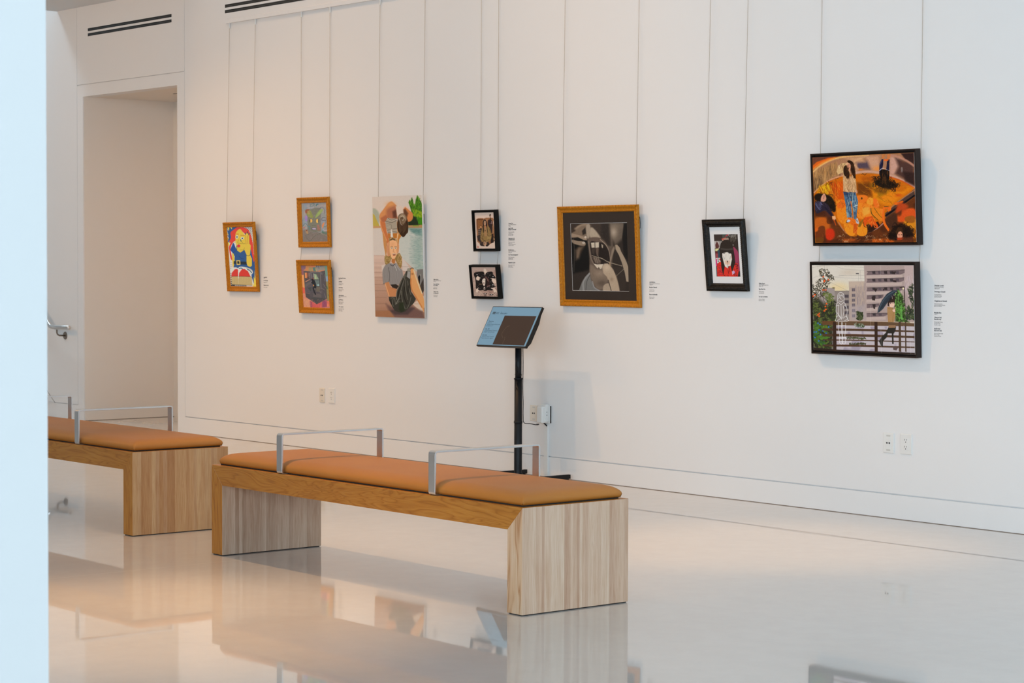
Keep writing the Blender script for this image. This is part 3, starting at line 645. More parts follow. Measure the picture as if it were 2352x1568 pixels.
def art_room(rect):
    a = Art(rect, [(165, 200), (849, 200), (913, 1331), (220, 1335)], 130, 190, (196, 130, 96), 13)
    P, Ln, E = a.poly, a.line, a.ell
    P([(165, 200), (300, 200), (290, 300), (240, 340), (170, 300)], (138, 102, 110)); P([(170, 300), (235, 340), (235, 460), (185, 465)], (148, 96, 100))
    P([(290, 230), (560, 200), (520, 260), (450, 380), (280, 360)], (200, 130, 80), soft=10); P([(380, 200), (540, 200), (500, 260), (420, 260)], (214, 122, 88)); P([(370, 270), (460, 270), (460, 370), (360, 360)], (164, 138, 96), soft=14)
    P([(465, 270), (560, 262), (560, 370), (480, 360)], (94, 122, 110)); P([(545, 200), (760, 200), (760, 330), (640, 340), (560, 370), (540, 300)], (148, 136, 120), soft=8); Ln([(565, 210), (575, 260)], 16, (86, 72, 92)); Ln([(610, 215), (625, 300)], 14, (94, 88, 104)); Ln([(660, 230), (740, 220)], 26, (96, 92, 106)); Ln([(545, 300), (560, 370)], 16, (196, 160, 90))
    P([(760, 200), (849, 200), (870, 620), (800, 620)], (116, 142, 120), soft=8); P([(790, 490), (868, 490), (872, 615), (800, 620)], (138, 150, 160), soft=10); P([(800, 620), (875, 620), (905, 1120), (830, 1120)], (146, 130, 80), soft=8); Ln([(815, 740), (830, 800)], 26, (84, 104, 80)); Ln([(870, 700), (890, 900)], 26, (164, 126, 78)); Ln([(850, 960), (890, 1000)], 26, (110, 112, 90))
    P([(185, 465), (245, 460), (262, 800), (205, 780)], (232, 152, 92)); P([(205, 780), (262, 800), (262, 940), (215, 940)], (222, 96, 74), soft=10); P([(215, 940), (270, 940), (285, 1040), (400, 1120), (240, 1331), (222, 1331)], (212, 134, 106), soft=6)
    P([(228, 1080), (400, 1110), (420, 1331), (240, 1331)], (212, 146, 108), soft=10); P([(380, 1120), (570, 1215), (700, 1150), (690, 1331), (420, 1331)], (206, 92, 86), soft=8); P([(390, 1130), (450, 1160), (450, 1300), (400, 1331)], (166, 84, 92), soft=10)
    P([(700, 1130), (830, 1080), (820, 1290), (700, 1331)], (150, 76, 96), soft=10); P([(820, 1120), (905, 1120), (912, 1260), (820, 1270)], (220, 118, 88)); P([(690, 1290), (913, 1270), (913, 1331), (440, 1331)], (196, 128, 116), soft=16)
    P([(235, 355), (400, 370), (650, 375), (770, 345), (822, 1060), (568, 1215), (285, 1035), (262, 800)], (92, 82, 80))
    P([(398, 375), (470, 380), (450, 640), (420, 640)], (116, 104, 102)); P([(440, 400), (655, 390), (660, 640), (640, 820), (560, 820), (480, 560)], (80, 76, 74)); P([(462, 420), (640, 412), (640, 580), (500, 570), (480, 480)], (90, 96, 90)); P([(490, 425), (555, 440), (620, 570), (500, 570)], (150, 160, 124)); P([(530, 470), (545, 470), (560, 570), (535, 570)], (190, 186, 140)); P([(520, 590), (630, 590), (640, 740), (540, 740)], (110, 118, 110))
    P([(555, 415), (640, 412), (640, 570), (610, 540)], (100, 92, 86)); Ln([(480, 420), (485, 520)], 10, (180, 130, 150))
    for q in ([(440, 395), (655, 385)], [(655, 385), (680, 830)]): Ln(q, 16, (132, 118, 112))
    P([(262, 400), (390, 400), (392, 560), (270, 560)], (130, 92, 74)); P([(270, 405), (300, 405), (310, 540), (275, 540)], (226, 154, 96)); P([(305, 405), (330, 405), (330, 540), (310, 540)], (206, 110, 70)); Ln([(345, 400), (355, 560)], 14, (60, 54, 54)); Ln([(375, 410), (375, 560)], 10, (170, 150, 150)); Ln([(265, 560), (390, 510)], 10, (66, 50, 48)); Ln([(285, 635), (385, 580)], 14, (216, 146, 104)); Ln([(270, 600), (390, 545)], 9, (60, 50, 50))
    P([(262, 800), (440, 680), (440, 820), (390, 980), (285, 1030)], (98, 86, 86)); P([(270, 700), (420, 620), (430, 680), (270, 790)], (110, 98, 92)); P([(330, 790), (440, 770), (420, 880), (390, 860)], (78, 78, 70)); P([(275, 910), (395, 940), (395, 1090), (285, 1030)], (86, 76, 74)); Ln([(290, 925), (390, 950)], 7, (168, 120, 100))
    P([(480, 930), (680, 950), (690, 1040), (470, 1030)], (108, 94, 88)); P([(395, 1050), (500, 1030), (822, 1062), (568, 1215)], (80, 76, 72)); P([(560, 760), (650, 760), (650, 900), (550, 880)], (112, 98, 82)); E(605, 720, 24, 24, (158, 178, 166)); P([(640, 840), (720, 800), (720, 940), (640, 930)], (96, 84, 82))
    for q in ([(640, 880), (690, 870)], [(650, 910), (690, 915)], [(740, 700), (790, 790)], [(760, 930), (800, 1060)], [(700, 800), (760, 840)]): Ln(q, 8, (140, 124, 118))
    Ln([(690, 400), (700, 440)], 22, (116, 106, 104)); Ln([(760, 440), (770, 480), (765, 620)], 9, (124, 112, 112)); Ln([(770, 350), (800, 700), (820, 1060)], 7, (62, 56, 56))
    # bending figure
    P([(430, 570), (455, 550), (490, 580), (540, 660), (555, 780), (530, 810), (500, 800), (510, 860), (548, 950), (520, 965), (480, 870), (462, 790), (490, 760), (475, 700), (430, 660), (450, 620), (430, 600)], (42, 42, 44), smooth=True)
    E(486, 728, 13, 20, (226, 148, 70)); Ln([(450, 545), (480, 550), (495, 575)], 8, (214, 90, 80)); E(520, 815, 16, 14, (130, 116, 106))
    a.dabs(120, [(220, 1100), (913, 1100), (913, 1331), (222, 1331)], 60, 6, [(230, 160, 130), (170, 70, 80), (214, 120, 90), (150, 80, 110)], ang=(60, 120), a=.4)
    a.grain(4); return a
def art_lake(rect):
    a = Art(rect, [(55, 120), (1245, 80), (1305, 3047), (130, 3007)], 210, 470, (207, 185, 165), 14)
    P, Ln, E = a.poly, a.line, a.ell
    a.glow(300, 300, 500, 300, (214, 186, 164), .6)
    # left shore, hills
    P([(60, 420), (110, 400), (200, 480), (240, 640), (200, 800), (150, 760), (100, 560), (62, 520)], (168, 162, 136), soft=40, smooth=True); P([(62, 520), (110, 560), (170, 700), (220, 800), (250, 880), (70, 880)], (186, 158, 70), soft=12); P([(70, 830), (260, 830), (260, 880), (72, 885)], (192, 140, 92), soft=20)
    # forest right
    P([(925, 260), (945, 210), (960, 190), (985, 250), (1005, 170), (1015, 130), (1050, 280), (1080, 360), (1100, 200), (1125, 120), (1140, 75), (1165, 150), (1200, 200), (1235, 260), (1250, 300), (1255, 880), (930, 850), (1000, 500), (970, 380)], (74, 112, 30), soft=14)
    F = [(940, 260), (1010, 160), (1060, 330), (1140, 90), (1230, 240), (1255, 800), (940, 800), (1020, 520)]
    a.dabs(420, F, 60, 12, [(98, 140, 28), (56, 96, 20), (120, 160, 40), (70, 120, 40), (40, 72, 20)], ang=(60, 120), a=.7)
    a.dabs(120, [(1030, 420), (1240, 500), (1250, 620), (1060, 600)], 50, 12, [(150, 160, 30), (120, 150, 40)], ang=(50, 130), a=.7)
    P([(910, 720), (1010, 690), (1040, 590), (1100, 620), (1150, 720), (1250, 740), (1250, 820), (915, 815)], (42, 50, 30), soft=30); a.dabs(60, [(1160, 640), (1250, 640), (1250, 800), (1160, 790)], 50, 12, [(70, 130, 24)], ang=(60, 120))
    P([(915, 815), (1250, 800), (1252, 900), (915, 880)], (176, 130, 84), soft=14); Ln([(1040, 825), (1170, 825)], 26, (120, 140, 50))
    # water
    P([(80, 880), (400, 875), (400, 1530), (95, 1530)], (206, 186, 168), soft=20)
    P([(650, 900), (1252, 880), (1290, 1950), (1150, 1960), (760, 1800), (700, 1200)], (192, 184, 166), soft=20)
    P([(915, 880), (1252, 890), (1262, 1100), (1000, 980)], (104, 130, 116), soft=60); P([(1040, 1150), (1262, 1020), (1290, 1960), (1160, 1960), (1020, 1700)], (158, 166, 148), soft=200)
    W = [(960, 900), (1252, 890), (1288, 1950), (1120, 1940), (950, 1600)]
    a.dabs(330, W, 60, 7, [(124, 144, 134), (98, 118, 112), (140, 156, 144), (190, 186, 168)], ang=(-8, 8), a=.45)
    a.dabs(60, [(750, 1100), (960, 1100), (960, 1780), (780, 1760)], 60, 6, [(170, 172, 156)], ang=(-8, 8), a=.4)
    # deck
    P([(95, 1530), (700, 1535), (1150, 1960), (1300, 2400), (1305, 3047), (130, 3007)], (206, 172, 150), soft=10, c2=(160, 112, 84))
    P([(760, 1560), (930, 1800), (1000, 1960), (780, 1900)], (204, 182, 164), soft=20); P([(1010, 2700), (1300, 2500), (1300, 2900), (1200, 2870)], (206, 176, 150), soft=20)
    for i, y in enumerate((1535, 1715, 1835, 1950, 2075, 2240, 2385, 2545, 2685, 2860)):
        Ln([(95 + i * 4, y), (330 + i * 10, y + 4)], 7, (140, 104, 84) if i > 2 else (176, 146, 126)); Ln([(110 + i * 4, y + 60), (330 + i * 8, y + 64)], 30, (214, 184, 160) if i < 4 else (178, 134, 108), .35)
    for q in ([(770, 1810), (930, 1812)], [(800, 1925), (880, 1927)], [(1060, 2700), (1170, 2702)], [(1050, 2870), (1260, 2872)]): Ln(q, 6, (150, 120, 100))
    P([(380, 2700), (560, 2790), (1010, 2740), (1080, 2800), (1260, 2880), (1305, 3047), (560, 3030), (450, 2880)], (120, 86, 74), soft=60, smooth=False); P([(460, 2860), (900, 2780), (1070, 2800), (900, 2960), (600, 2960)], (84, 64, 60), soft=50)
    P([(135, 2870), (470, 2860), (600, 3030), (132, 3007)], (160, 108, 74), soft=30)
    # bending child: back, arms
    P([(470, 250), (540, 240), (630, 330), (690, 420), (680, 640), (480, 680), (370, 720), (300, 740), (250, 690), (225, 600), (250, 520), (310, 440), (400, 320)], (206, 134, 80), soft=22, smooth=True)
    P([(420, 420), (600, 330), (650, 500), (640, 640), (430, 640), (400, 540)], (170, 104, 72), soft=70, smooth=True); P([(540, 480), (640, 420), (645, 640), (560, 630)], (104, 62, 46), soft=50); a.glow(500, 300, 110, 60, (214, 146, 86), .8)
    P([(250, 640), (380, 560), (440, 620), (360, 740), (290, 740)], (176, 102, 66), soft=40)
    P([(620, 350), (760, 340), (800, 420), (790, 600), (680, 660), (650, 560)], (214, 184, 158), soft=24)
    P([(800, 420), (850, 370), (960, 460), (1025, 520), (1030, 640), (980, 712), (905, 720), (850, 600)], (206, 124, 70), soft=18, smooth=True); P([(808, 430), (850, 410), (920, 520), (890, 620), (810, 540)], (104, 66, 44), soft=40); Ln([(800, 410), (850, 355), (920, 400), (960, 440)], 26, (216, 176, 146), soft=18)
    P([(230, 600), (250, 700), (380, 760), (400, 950), (450, 1120), (470, 1300), (470, 1560), (400, 1450), (395, 1200), (290, 960), (240, 740)], (194, 112, 64), soft=12, smooth=True); Ln([(238, 640), (260, 820), (330, 1000), (400, 1180)], 18, (218, 150, 96), soft=16); Ln([(385, 1190), (395, 1300)], 24, (80, 60, 50), .6)
    P([(300, 980), (360, 1080), (400, 1200), (398, 1560), (380, 1568), (330, 1300)], (194, 132, 76), soft=12)
    P([(420, 1000), (500, 1010), (500, 1130), (440, 1130)], (186, 112, 56), soft=12); P([(545, 1000), (660, 1000), (650, 1130), (560, 1120)], (184, 112, 46), soft=12); P([(500, 930), (545, 990), (540, 1110), (500, 1110)], (212, 200, 182), soft=10)
    P([(650, 700), (690, 1000), (760, 1060), (700, 1160), (690, 1300), (700, 1340), (680, 1480), (640, 1300), (640, 1100), (662, 980), (640, 760)], (188, 118, 52), soft=10); P([(655, 1010), (690, 1010), (660, 1160), (680, 1300), (650, 1280), (640, 1160)], (220, 172, 120), soft=10)
    # shorts
    P([(425, 625), (530, 650), (640, 640), (655, 900), (655, 1000), (545, 1010), (530, 900), (500, 920), (500, 1005), (425, 1005), (380, 840), (370, 720)], (166, 146, 122), soft=8)
    for q, c in (([(430, 635), (520, 690), (640, 640)], (90, 76, 62)), ([(375, 705), (520, 745), (640, 690)], (80, 70, 56)), ([(420, 650), (520, 705), (635, 660)], (200, 182, 156)), ([(400, 760), (510, 800), (520, 900)], (130, 112, 92)), ([(540, 900), (650, 890)], (96, 80, 64)), ([(420, 930), (490, 910)], (110, 92, 74)), ([(545, 960), (655, 980)], (100, 84, 70)), ([(430, 990), (500, 985)], (110, 92, 74)), ([(400, 860), (480, 850)], (190, 170, 144)), ([(560, 940), (650, 930)], (190, 170, 144))): Ln(q, 11, c, .8)
    # dark hair hanging
    P([(700, 560), (760, 525), (830, 540), (890, 640), (915, 760), (918, 960), (880, 1020), (805, 1100), (740, 1050), (680, 960), (655, 830), (670, 640)], (66, 44, 28), smooth=True); P([(690, 600), (760, 530), (830, 545), (880, 640), (860, 720), (780, 800), (700, 700)], (156, 128, 98), soft=30, smooth=True)
    for k in range(26): 
        x = 690 + k * 8; Ln([(740 + k * 2, 620), (x, 760 + (k % 5) * 12), (x + 14 - k, 930 + (k * 37 % 90))], 7, [(96, 66, 40), (44, 30, 20), (150, 116, 80), (70, 46, 30)][k % 4], .6)
    Ln([(740, 610), (780, 580), (820, 620), (800, 690), (770, 680)], 13, (206, 180, 150), .8); Ln([(710, 650), (740, 780), (780, 810)], 9, (206, 184, 160), .7)
    # sitting girl: hair, face
    P([(460, 1150), (520, 1100), (600, 1130), (650, 1200), (640, 1500), (700, 1480), (750, 1560), (770, 1700), (740, 1840), (690, 1800), (600, 1640), (520, 1620), (440, 1780), (370, 1740), (350, 1620), (380, 1540), (470, 1540)], (146, 112, 62), soft=16, smooth=True)
    a.dabs(160, [(360, 1560), (520, 1560), (440, 1780), (370, 1730)], 34, 8, [(176, 140, 80), (110, 80, 40), (190, 156, 98)], a=.7, curve=1); a.dabs(160, [(660, 1500), (760, 1560), (765, 1700), (735, 1830), (660, 1700)], 34, 8, [(176, 136, 78), (120, 84, 44), (196, 160, 104)], a=.7, curve=1)
    P([(475, 1160), (540, 1110), (620, 1160), (655, 1270), (655, 1450), (620, 1570), (565, 1640), (510, 1580), (475, 1440)], (226, 168, 118), soft=8, smooth=True); P([(470, 1190), (480, 1150), (540, 1110), (600, 1140), (620, 1190), (550, 1160)], (110, 84, 52), soft=10)
    P([(525, 1620), (610, 1620), (600, 1720), (560, 1740), (515, 1690)], (180, 112, 60), soft=8)
    for x in (526, 616): E(x, 1362, 26, 16, (206, 200, 180)); E(x, 1362, 11, 13, (72, 70, 54)); Ln([(x - 30, 1340), (x, 1322), (x + 28, 1340)], 8, (90, 60, 40))
    Ln([(570, 1380), (560, 1450), (600, 1460)], 8, (180, 110, 66)); P([(535, 1495), (620, 1490), (610, 1540), (560, 1545)], (150, 80, 52)); Ln([(545, 1505), (612, 1502)], 13, (226, 206, 178)); Ln([(640, 1380), (655, 1500)], 14, (196, 120, 70), .6); a.glow(545, 1270, 60, 50, (214, 146, 98), .5)
    P([(405, 1250), (460, 1200), (478, 1560), (420, 1560), (400, 1400)], (206, 142, 98), soft=10); Ln([(430, 1300), (440, 1540)], 7, (150, 90, 60), .7); P([(655, 1200), (700, 1290), (690, 1450), (662, 1500), (650, 1350)], (206, 140, 92), soft=10)
    # shirt
    P([(480, 1720), (560, 1745), (640, 1720), (700, 1830), (780, 1900), (800, 2050), (740, 2120), (700, 2240), (500, 2260), (455, 2170), (320, 2225), (300, 1960), (310, 1860), (370, 1770)], (142, 130, 120), soft=8)
    for k in range(46):
        x = 310 + k * 10; Ln([(x, 1800 + abs(k - 24) * 3), (x + 6 + (k - 22) * .9, 2020), (x - (k - 22) * .4, 2230)], 5, (176, 162, 148) if k % 2 else (98, 90, 84), .6)
    P([(280, 1780), (370, 1750), (300, 1900), (290, 1980)], (206, 182, 162), soft=20); Ln([(440, 1830), (470, 2000), (460, 2160)], 14, (84, 76, 72), .7); Ln([(490, 1760), (550, 1790), (600, 1740)], 16, (76, 72, 74)); Ln([(640, 1740), (650, 1800), (720, 1900)], 12, (170, 158, 148)); Ln([(590, 1770), (640, 1900)], 8, (206, 196, 180))
    Ln([(320, 2222), (455, 2170)], 9, (70, 60, 56)); P([(490, 2240), (620, 2230), (690, 2270), (640, 2345), (540, 2310)], (54, 44, 36), soft=8)
    P([(355, 2200), (455, 2170), (490, 2300), (640, 2350), (620, 2520), (450, 2530), (400, 2400)], (192, 126, 80), soft=8, smooth=False); Ln([(365, 2220), (430, 2420), (460, 2520)], 14, (222, 166, 120), soft=14); Ln([(480, 2300), (540, 2330), (620, 2345)], 14, (170, 104, 62), .6)
    # trousers
    P([(450, 2530), (620, 2530), (640, 2380), (740, 2150), (870, 1915), (975, 1915), (980, 2400), (1100, 2580), (1050, 2680), (930, 2800), (850, 2880), (740, 2915), (600, 2870), (540, 2780), (460, 2620)], (64, 58, 48), soft=8)
    P([(900, 1850), (975, 1840), (980, 1910), (880, 1915)], (150, 138, 116), soft=8); P([(900, 1920), (970, 1925), (960, 2110), (880, 2050)], (156, 146, 134), soft=14)
    for q, w in (([(860, 1960), (740, 2200), (640, 2420), (640, 2600)], 16), ([(850, 2020), (770, 2280), (690, 2560), (620, 2700)], 14), ([(860, 2100), (850, 2300), (900, 2600)], 11), ([(900, 2150), (930, 2330), (980, 2480)], 11), ([(760, 2400), (770, 2600), (840, 2820)], 15), ([(720, 2560), (660, 2640), (610, 2720)], 12), ([(560, 2560), (540, 2680), (560, 2760)], 11), ([(590, 2560), (620, 2700), (700, 2640)], 11), ([(980, 2540), (940, 2700), (880, 2820)], 10), ([(500, 2570), (560, 2540)], 9)): Ln(q, w, (150, 138, 116), .6)
    for q, w in (([(800, 2100), (700, 2350), (670, 2560)], 26), ([(830, 2300), (810, 2500), (880, 2700)], 24), ([(930, 2250), (900, 2450)], 22), ([(480, 2600), (520, 2700)], 22), ([(740, 2500), (740, 2620)], 22)): Ln(q, w, (36, 32, 26), .7)
    P([(700, 2680), (800, 2660), (830, 2860), (740, 2900), (690, 2830)], (48, 52, 34), soft=30)
    P([(1130, 1880), (1270, 1870), (1290, 2380), (1250, 2450), (1190, 2300), (1120, 2000)], (122, 112, 102), soft=12); P([(1150, 2060), (1180, 2010), (1205, 2040), (1200, 2200), (1175, 2280)], (30, 28, 28), soft=10); P([(1190, 2280), (1290, 2080), (1295, 2370), (1255, 2450)], (72, 60, 52), soft=14); Ln([(1200, 1990), (1215, 2100), (1190, 2260)], 12, (176, 164, 148), .8)
    # lower leg
    P([(975, 1880), (1000, 1850), (1040, 1850), (1080, 1960), (1160, 2160), (1250, 2440), (1290, 2600), (1308, 2740), (1308, 2940), (1260, 2850), (1150, 2650), (1050, 2480), (985, 2350), (965, 2200)], (214, 150, 92), soft=8); Ln([(1050, 1900), (1130, 2150), (1240, 2450)], 24, (214, 198, 160), .8, soft=16); Ln([(980, 2100), (990, 2330), (1090, 2520), (1240, 2780)], 24, (186, 108, 50), .7, soft=20); Ln([(970, 1870), (1000, 1840), (1045, 1850)], 13, (34, 30, 26)); a.glow(1015, 1985, 26, 20, (146, 90, 50), .8); Ln([(1290, 2800), (1306, 2950)], 12, (90, 62, 44))
    a.grain(2); return a
def art_seated(rect):
    a = Art(rect, [(215, 190), (803, 190), (858, 1365), (270, 1365)], 100, 150, (214, 182, 158), 15)
    P, Ln, E = a.poly, a.line, a.ell
    P([(262, 400), (330, 370), (460, 372), (490, 390), (560, 362), (640, 362), (760, 370), (790, 420), (770, 520), (800, 700), (815, 880), (820, 1120), (720, 1200), (560, 1260), (430, 1260), (300, 1130), (285, 900), (270, 600)], (150, 98, 62), soft=22)
    a.mottle(8, 10, (176, 122, 84), .5, .25, .6, [(262, 400), (790, 400), (820, 900), (300, 900)]); P([(310, 440), (460, 430), (450, 650), (330, 700)], (140, 88, 50), soft=12); Ln([(300, 415), (470, 420)], 30, (84, 50, 28)); Ln([(300, 430), (310, 640), (320, 760)], 20, (110, 66, 40))
    P([(620, 440), (700, 400), (760, 500), (750, 860), (720, 880), (640, 640), (610, 560)], (58, 44, 38), soft=12); E(685, 290, 26, 48, (84, 58, 40)); E(690, 320, 14, 34, (170, 130, 100)); Ln([(685, 360), (690, 430)], 24, (56, 42, 36)); Ln([(730, 480), (720, 560)], 22, (140, 104, 96)); Ln([(670, 540), (760, 560)], 12, (130, 96, 90)); Ln([(760, 640), (790, 860)], 26, (160, 110, 74), .7)
    P([(290, 950), (420, 900), (450, 1100), (400, 1170), (320, 1100)], (62, 48, 42), soft=16); P([(320, 740), (480, 690), (470, 900), (330, 940)], (72, 56, 48), soft=14); P([(385, 1170), (500, 1130), (520, 1290), (430, 1280), (380, 1250)], (52, 40, 36), soft=10); P([(570, 1200), (660, 1180), (670, 1240), (600, 1300), (550, 1280)], (46, 34, 28), soft=10); P([(710, 900), (780, 880), (790, 1170), (700, 1200)], (50, 36, 30), soft=12)
    P([(395, 1150), (640, 1120), (640, 1230), (480, 1280)], (66, 48, 40), soft=14)
    for k in range(12): E(330 + (k % 4) * 20, 770 + (k // 4) * 60, 8, 14, (140, 116, 96)); 
    E(405, 665, 20, 46, (200, 142, 92)); E(404, 612, 8, 18, (60, 40, 30)); Ln([(400, 700), (400, 740)], 26, (46, 36, 30)); Ln([(790, 990), (800, 1110)], 14, (180, 140, 96)); Ln([(770, 990), (825, 1000)], 26, (40, 28, 24)); Ln([(760, 1115), (825, 1112)], 24, (36, 26, 22)); Ln([(450, 640), (470, 760)], 14, (52, 40, 34))
    P([(480, 640), (600, 620), (680, 720), (730, 930), (700, 1080), (600, 1150), (480, 1140), (400, 1080), (400, 900), (440, 720)], (146, 112, 66), soft=12, smooth=True); P([(500, 660), (580, 660), (590, 960), (510, 970)], (164, 120, 78), soft=14); P([(600, 960), (720, 940), (700, 1060), (590, 1100)], (158, 124, 74), soft=10)
    for q in ([(430, 900), (470, 1040), (500, 1160)], [(600, 900), (640, 960), (720, 940)], [(490, 900), (500, 980)], [(600, 720), (620, 880)], [(660, 720), (700, 860)], [(410, 1000), (480, 1080)], [(590, 1090), (660, 1070)]): Ln(q, 13, (84, 62, 42), .8)
    P([(490, 1140), (570, 1130), (580, 1230), (530, 1280), (490, 1240)], (190, 142, 106), soft=8); Ln([(510, 1100), (540, 1120), (520, 1220)], 18, (60, 44, 34))
    P([(470, 640), (465, 500), (500, 425), (540, 420), (580, 500), (600, 640), (600, 860), (585, 700), (560, 620), (500, 620), (500, 740), (490, 860), (470, 780)], (38, 30, 28), soft=8, smooth=True)
    E(527, 535, 32, 82, (198, 150, 112), soft=14); P([(500, 545), (556, 545), (556, 560), (500, 560)], (150, 96, 66)); Ln([(512, 515), (526, 512)], 8, (60, 40, 30)); Ln([(535, 515), (552, 515)], 8, (60, 40, 30)); Ln([(515, 600), (545, 600)], 9, (100, 60, 46)); P([(515, 620), (565, 620), (570, 690), (520, 700)], (170, 112, 76)); E(536, 780, 10, 26, (48, 34, 26)); E(322, 1312, 20, 24, (196, 92, 70), soft=8); Ln([(305, 1270), (325, 1285)], 9, (190, 110, 86))
    a.grain(4); return a
def art_hands(rect):
    a = Art(rect, [(183, 225), (990, 225), (1070, 1265), (250, 1260)], 110, 130, (190, 156, 134), 16)
    P, Ln, E = a.poly, a.line, a.ell
    a.mottle(6, 5, (160, 122, 104), .5, .3, .7); P([(190, 235), (990, 235), (995, 320), (200, 320)], (196, 158, 136), soft=20); a.dabs(150, [(200, 340), (980, 340), (1060, 1250), (250, 1250)], 26, 8, [(90, 60, 54), (60, 40, 36), (130, 96, 84)], a=.6, curve=1)
    P([(260, 470), (330, 400), (560, 380), (620, 460), (640, 470), (700, 400), (860, 380), (900, 480), (980, 600), (900, 640), (920, 860), (990, 900), (900, 940), (870, 1040), (700, 1040), (650, 1090), (560, 1040), (450, 1050), (330, 980), (320, 800), (300, 620)], (34, 28, 26), soft=20, smooth=True)
    P([(480, 1050), (560, 1060), (720, 1060), (720, 1140), (540, 1150)], (176, 140, 120), soft=16)
    for k in range(60):
        x, y = 330 + a.rng.random() * 560, 400 + a.rng.random() * 600; E(x, y, 6, 6, (176, 156, 144))
    SK = (220, 190, 164)
    P([(590, 270), (650, 270), (690, 400), (640, 450), (625, 530), (605, 430), (585, 350)], SK, smooth=False)
    P([(330, 600), (390, 530), (430, 570), (495, 610), (450, 620), (450, 660), (410, 700), (340, 670)], SK); P([(785, 612), (900, 610), (985, 680), (990, 780), (900, 785), (850, 700), (850, 630)], SK); P([(425, 940), (385, 1000), (425, 1060), (360, 1140), (310, 1100), (330, 1010)], SK); P([(815, 955), (930, 950), (1010, 1050), (1020, 1130), (920, 1130), (895, 1010), (820, 970)], SK)
    P([(540, 760), (530, 660), (570, 580), (640, 545), (720, 580), (775, 700), (770, 900), (700, 900), (640, 900), (560, 860)], (56, 38, 34), soft=8, smooth=True); P([(535, 740), (545, 660), (600, 620), (640, 640), (640, 780), (600, 890), (560, 840)], (222, 196, 172), soft=8, smooth=True); P([(600, 570), (660, 560), (740, 660), (760, 740), (700, 700), (660, 600)], (112, 78, 68), soft=10)
    Ln([(560, 680), (610, 680)], 12, (70, 50, 44)); E(580, 700, 16, 9, (240, 226, 210)); Ln([(600, 760), (570, 790), (610, 800)], 13, (90, 56, 50)); P([(640, 640), (690, 640), (690, 860), (630, 900)], (38, 28, 26), soft=10); P([(590, 920), (625, 930), (630, 1020), (570, 1020)], (214, 186, 164), soft=6); P([(620, 1000), (600, 960), (570, 1020)], (50, 38, 34))
    for x, y, r in ((630, 1170, 62), (835, 1200, 70), (895, 560, 50), (890, 850, 50), (370, 490, 46)):
        P([(x - r, y), (x, y - r * .38), (x + r, y), (x, y + r * .38)], (24, 20, 20), smooth=True); E(x - 4, y - 6, 17, 13, (240, 228, 214))
    Ln([(440, 830), (530, 820)], 16, (150, 110, 76)); Ln([(700, 900), (780, 880)], 18, (176, 130, 114)); Ln([(600, 1240), (660, 1240)], 22, (40, 28, 28))
    a.dabs(60, [(250, 1100), (1060, 1100), (1070, 1260), (250, 1255)], 30, 8, [(110, 80, 70), (70, 46, 40), (214, 180, 156)], a=.7, curve=1); a.grain(5); return a
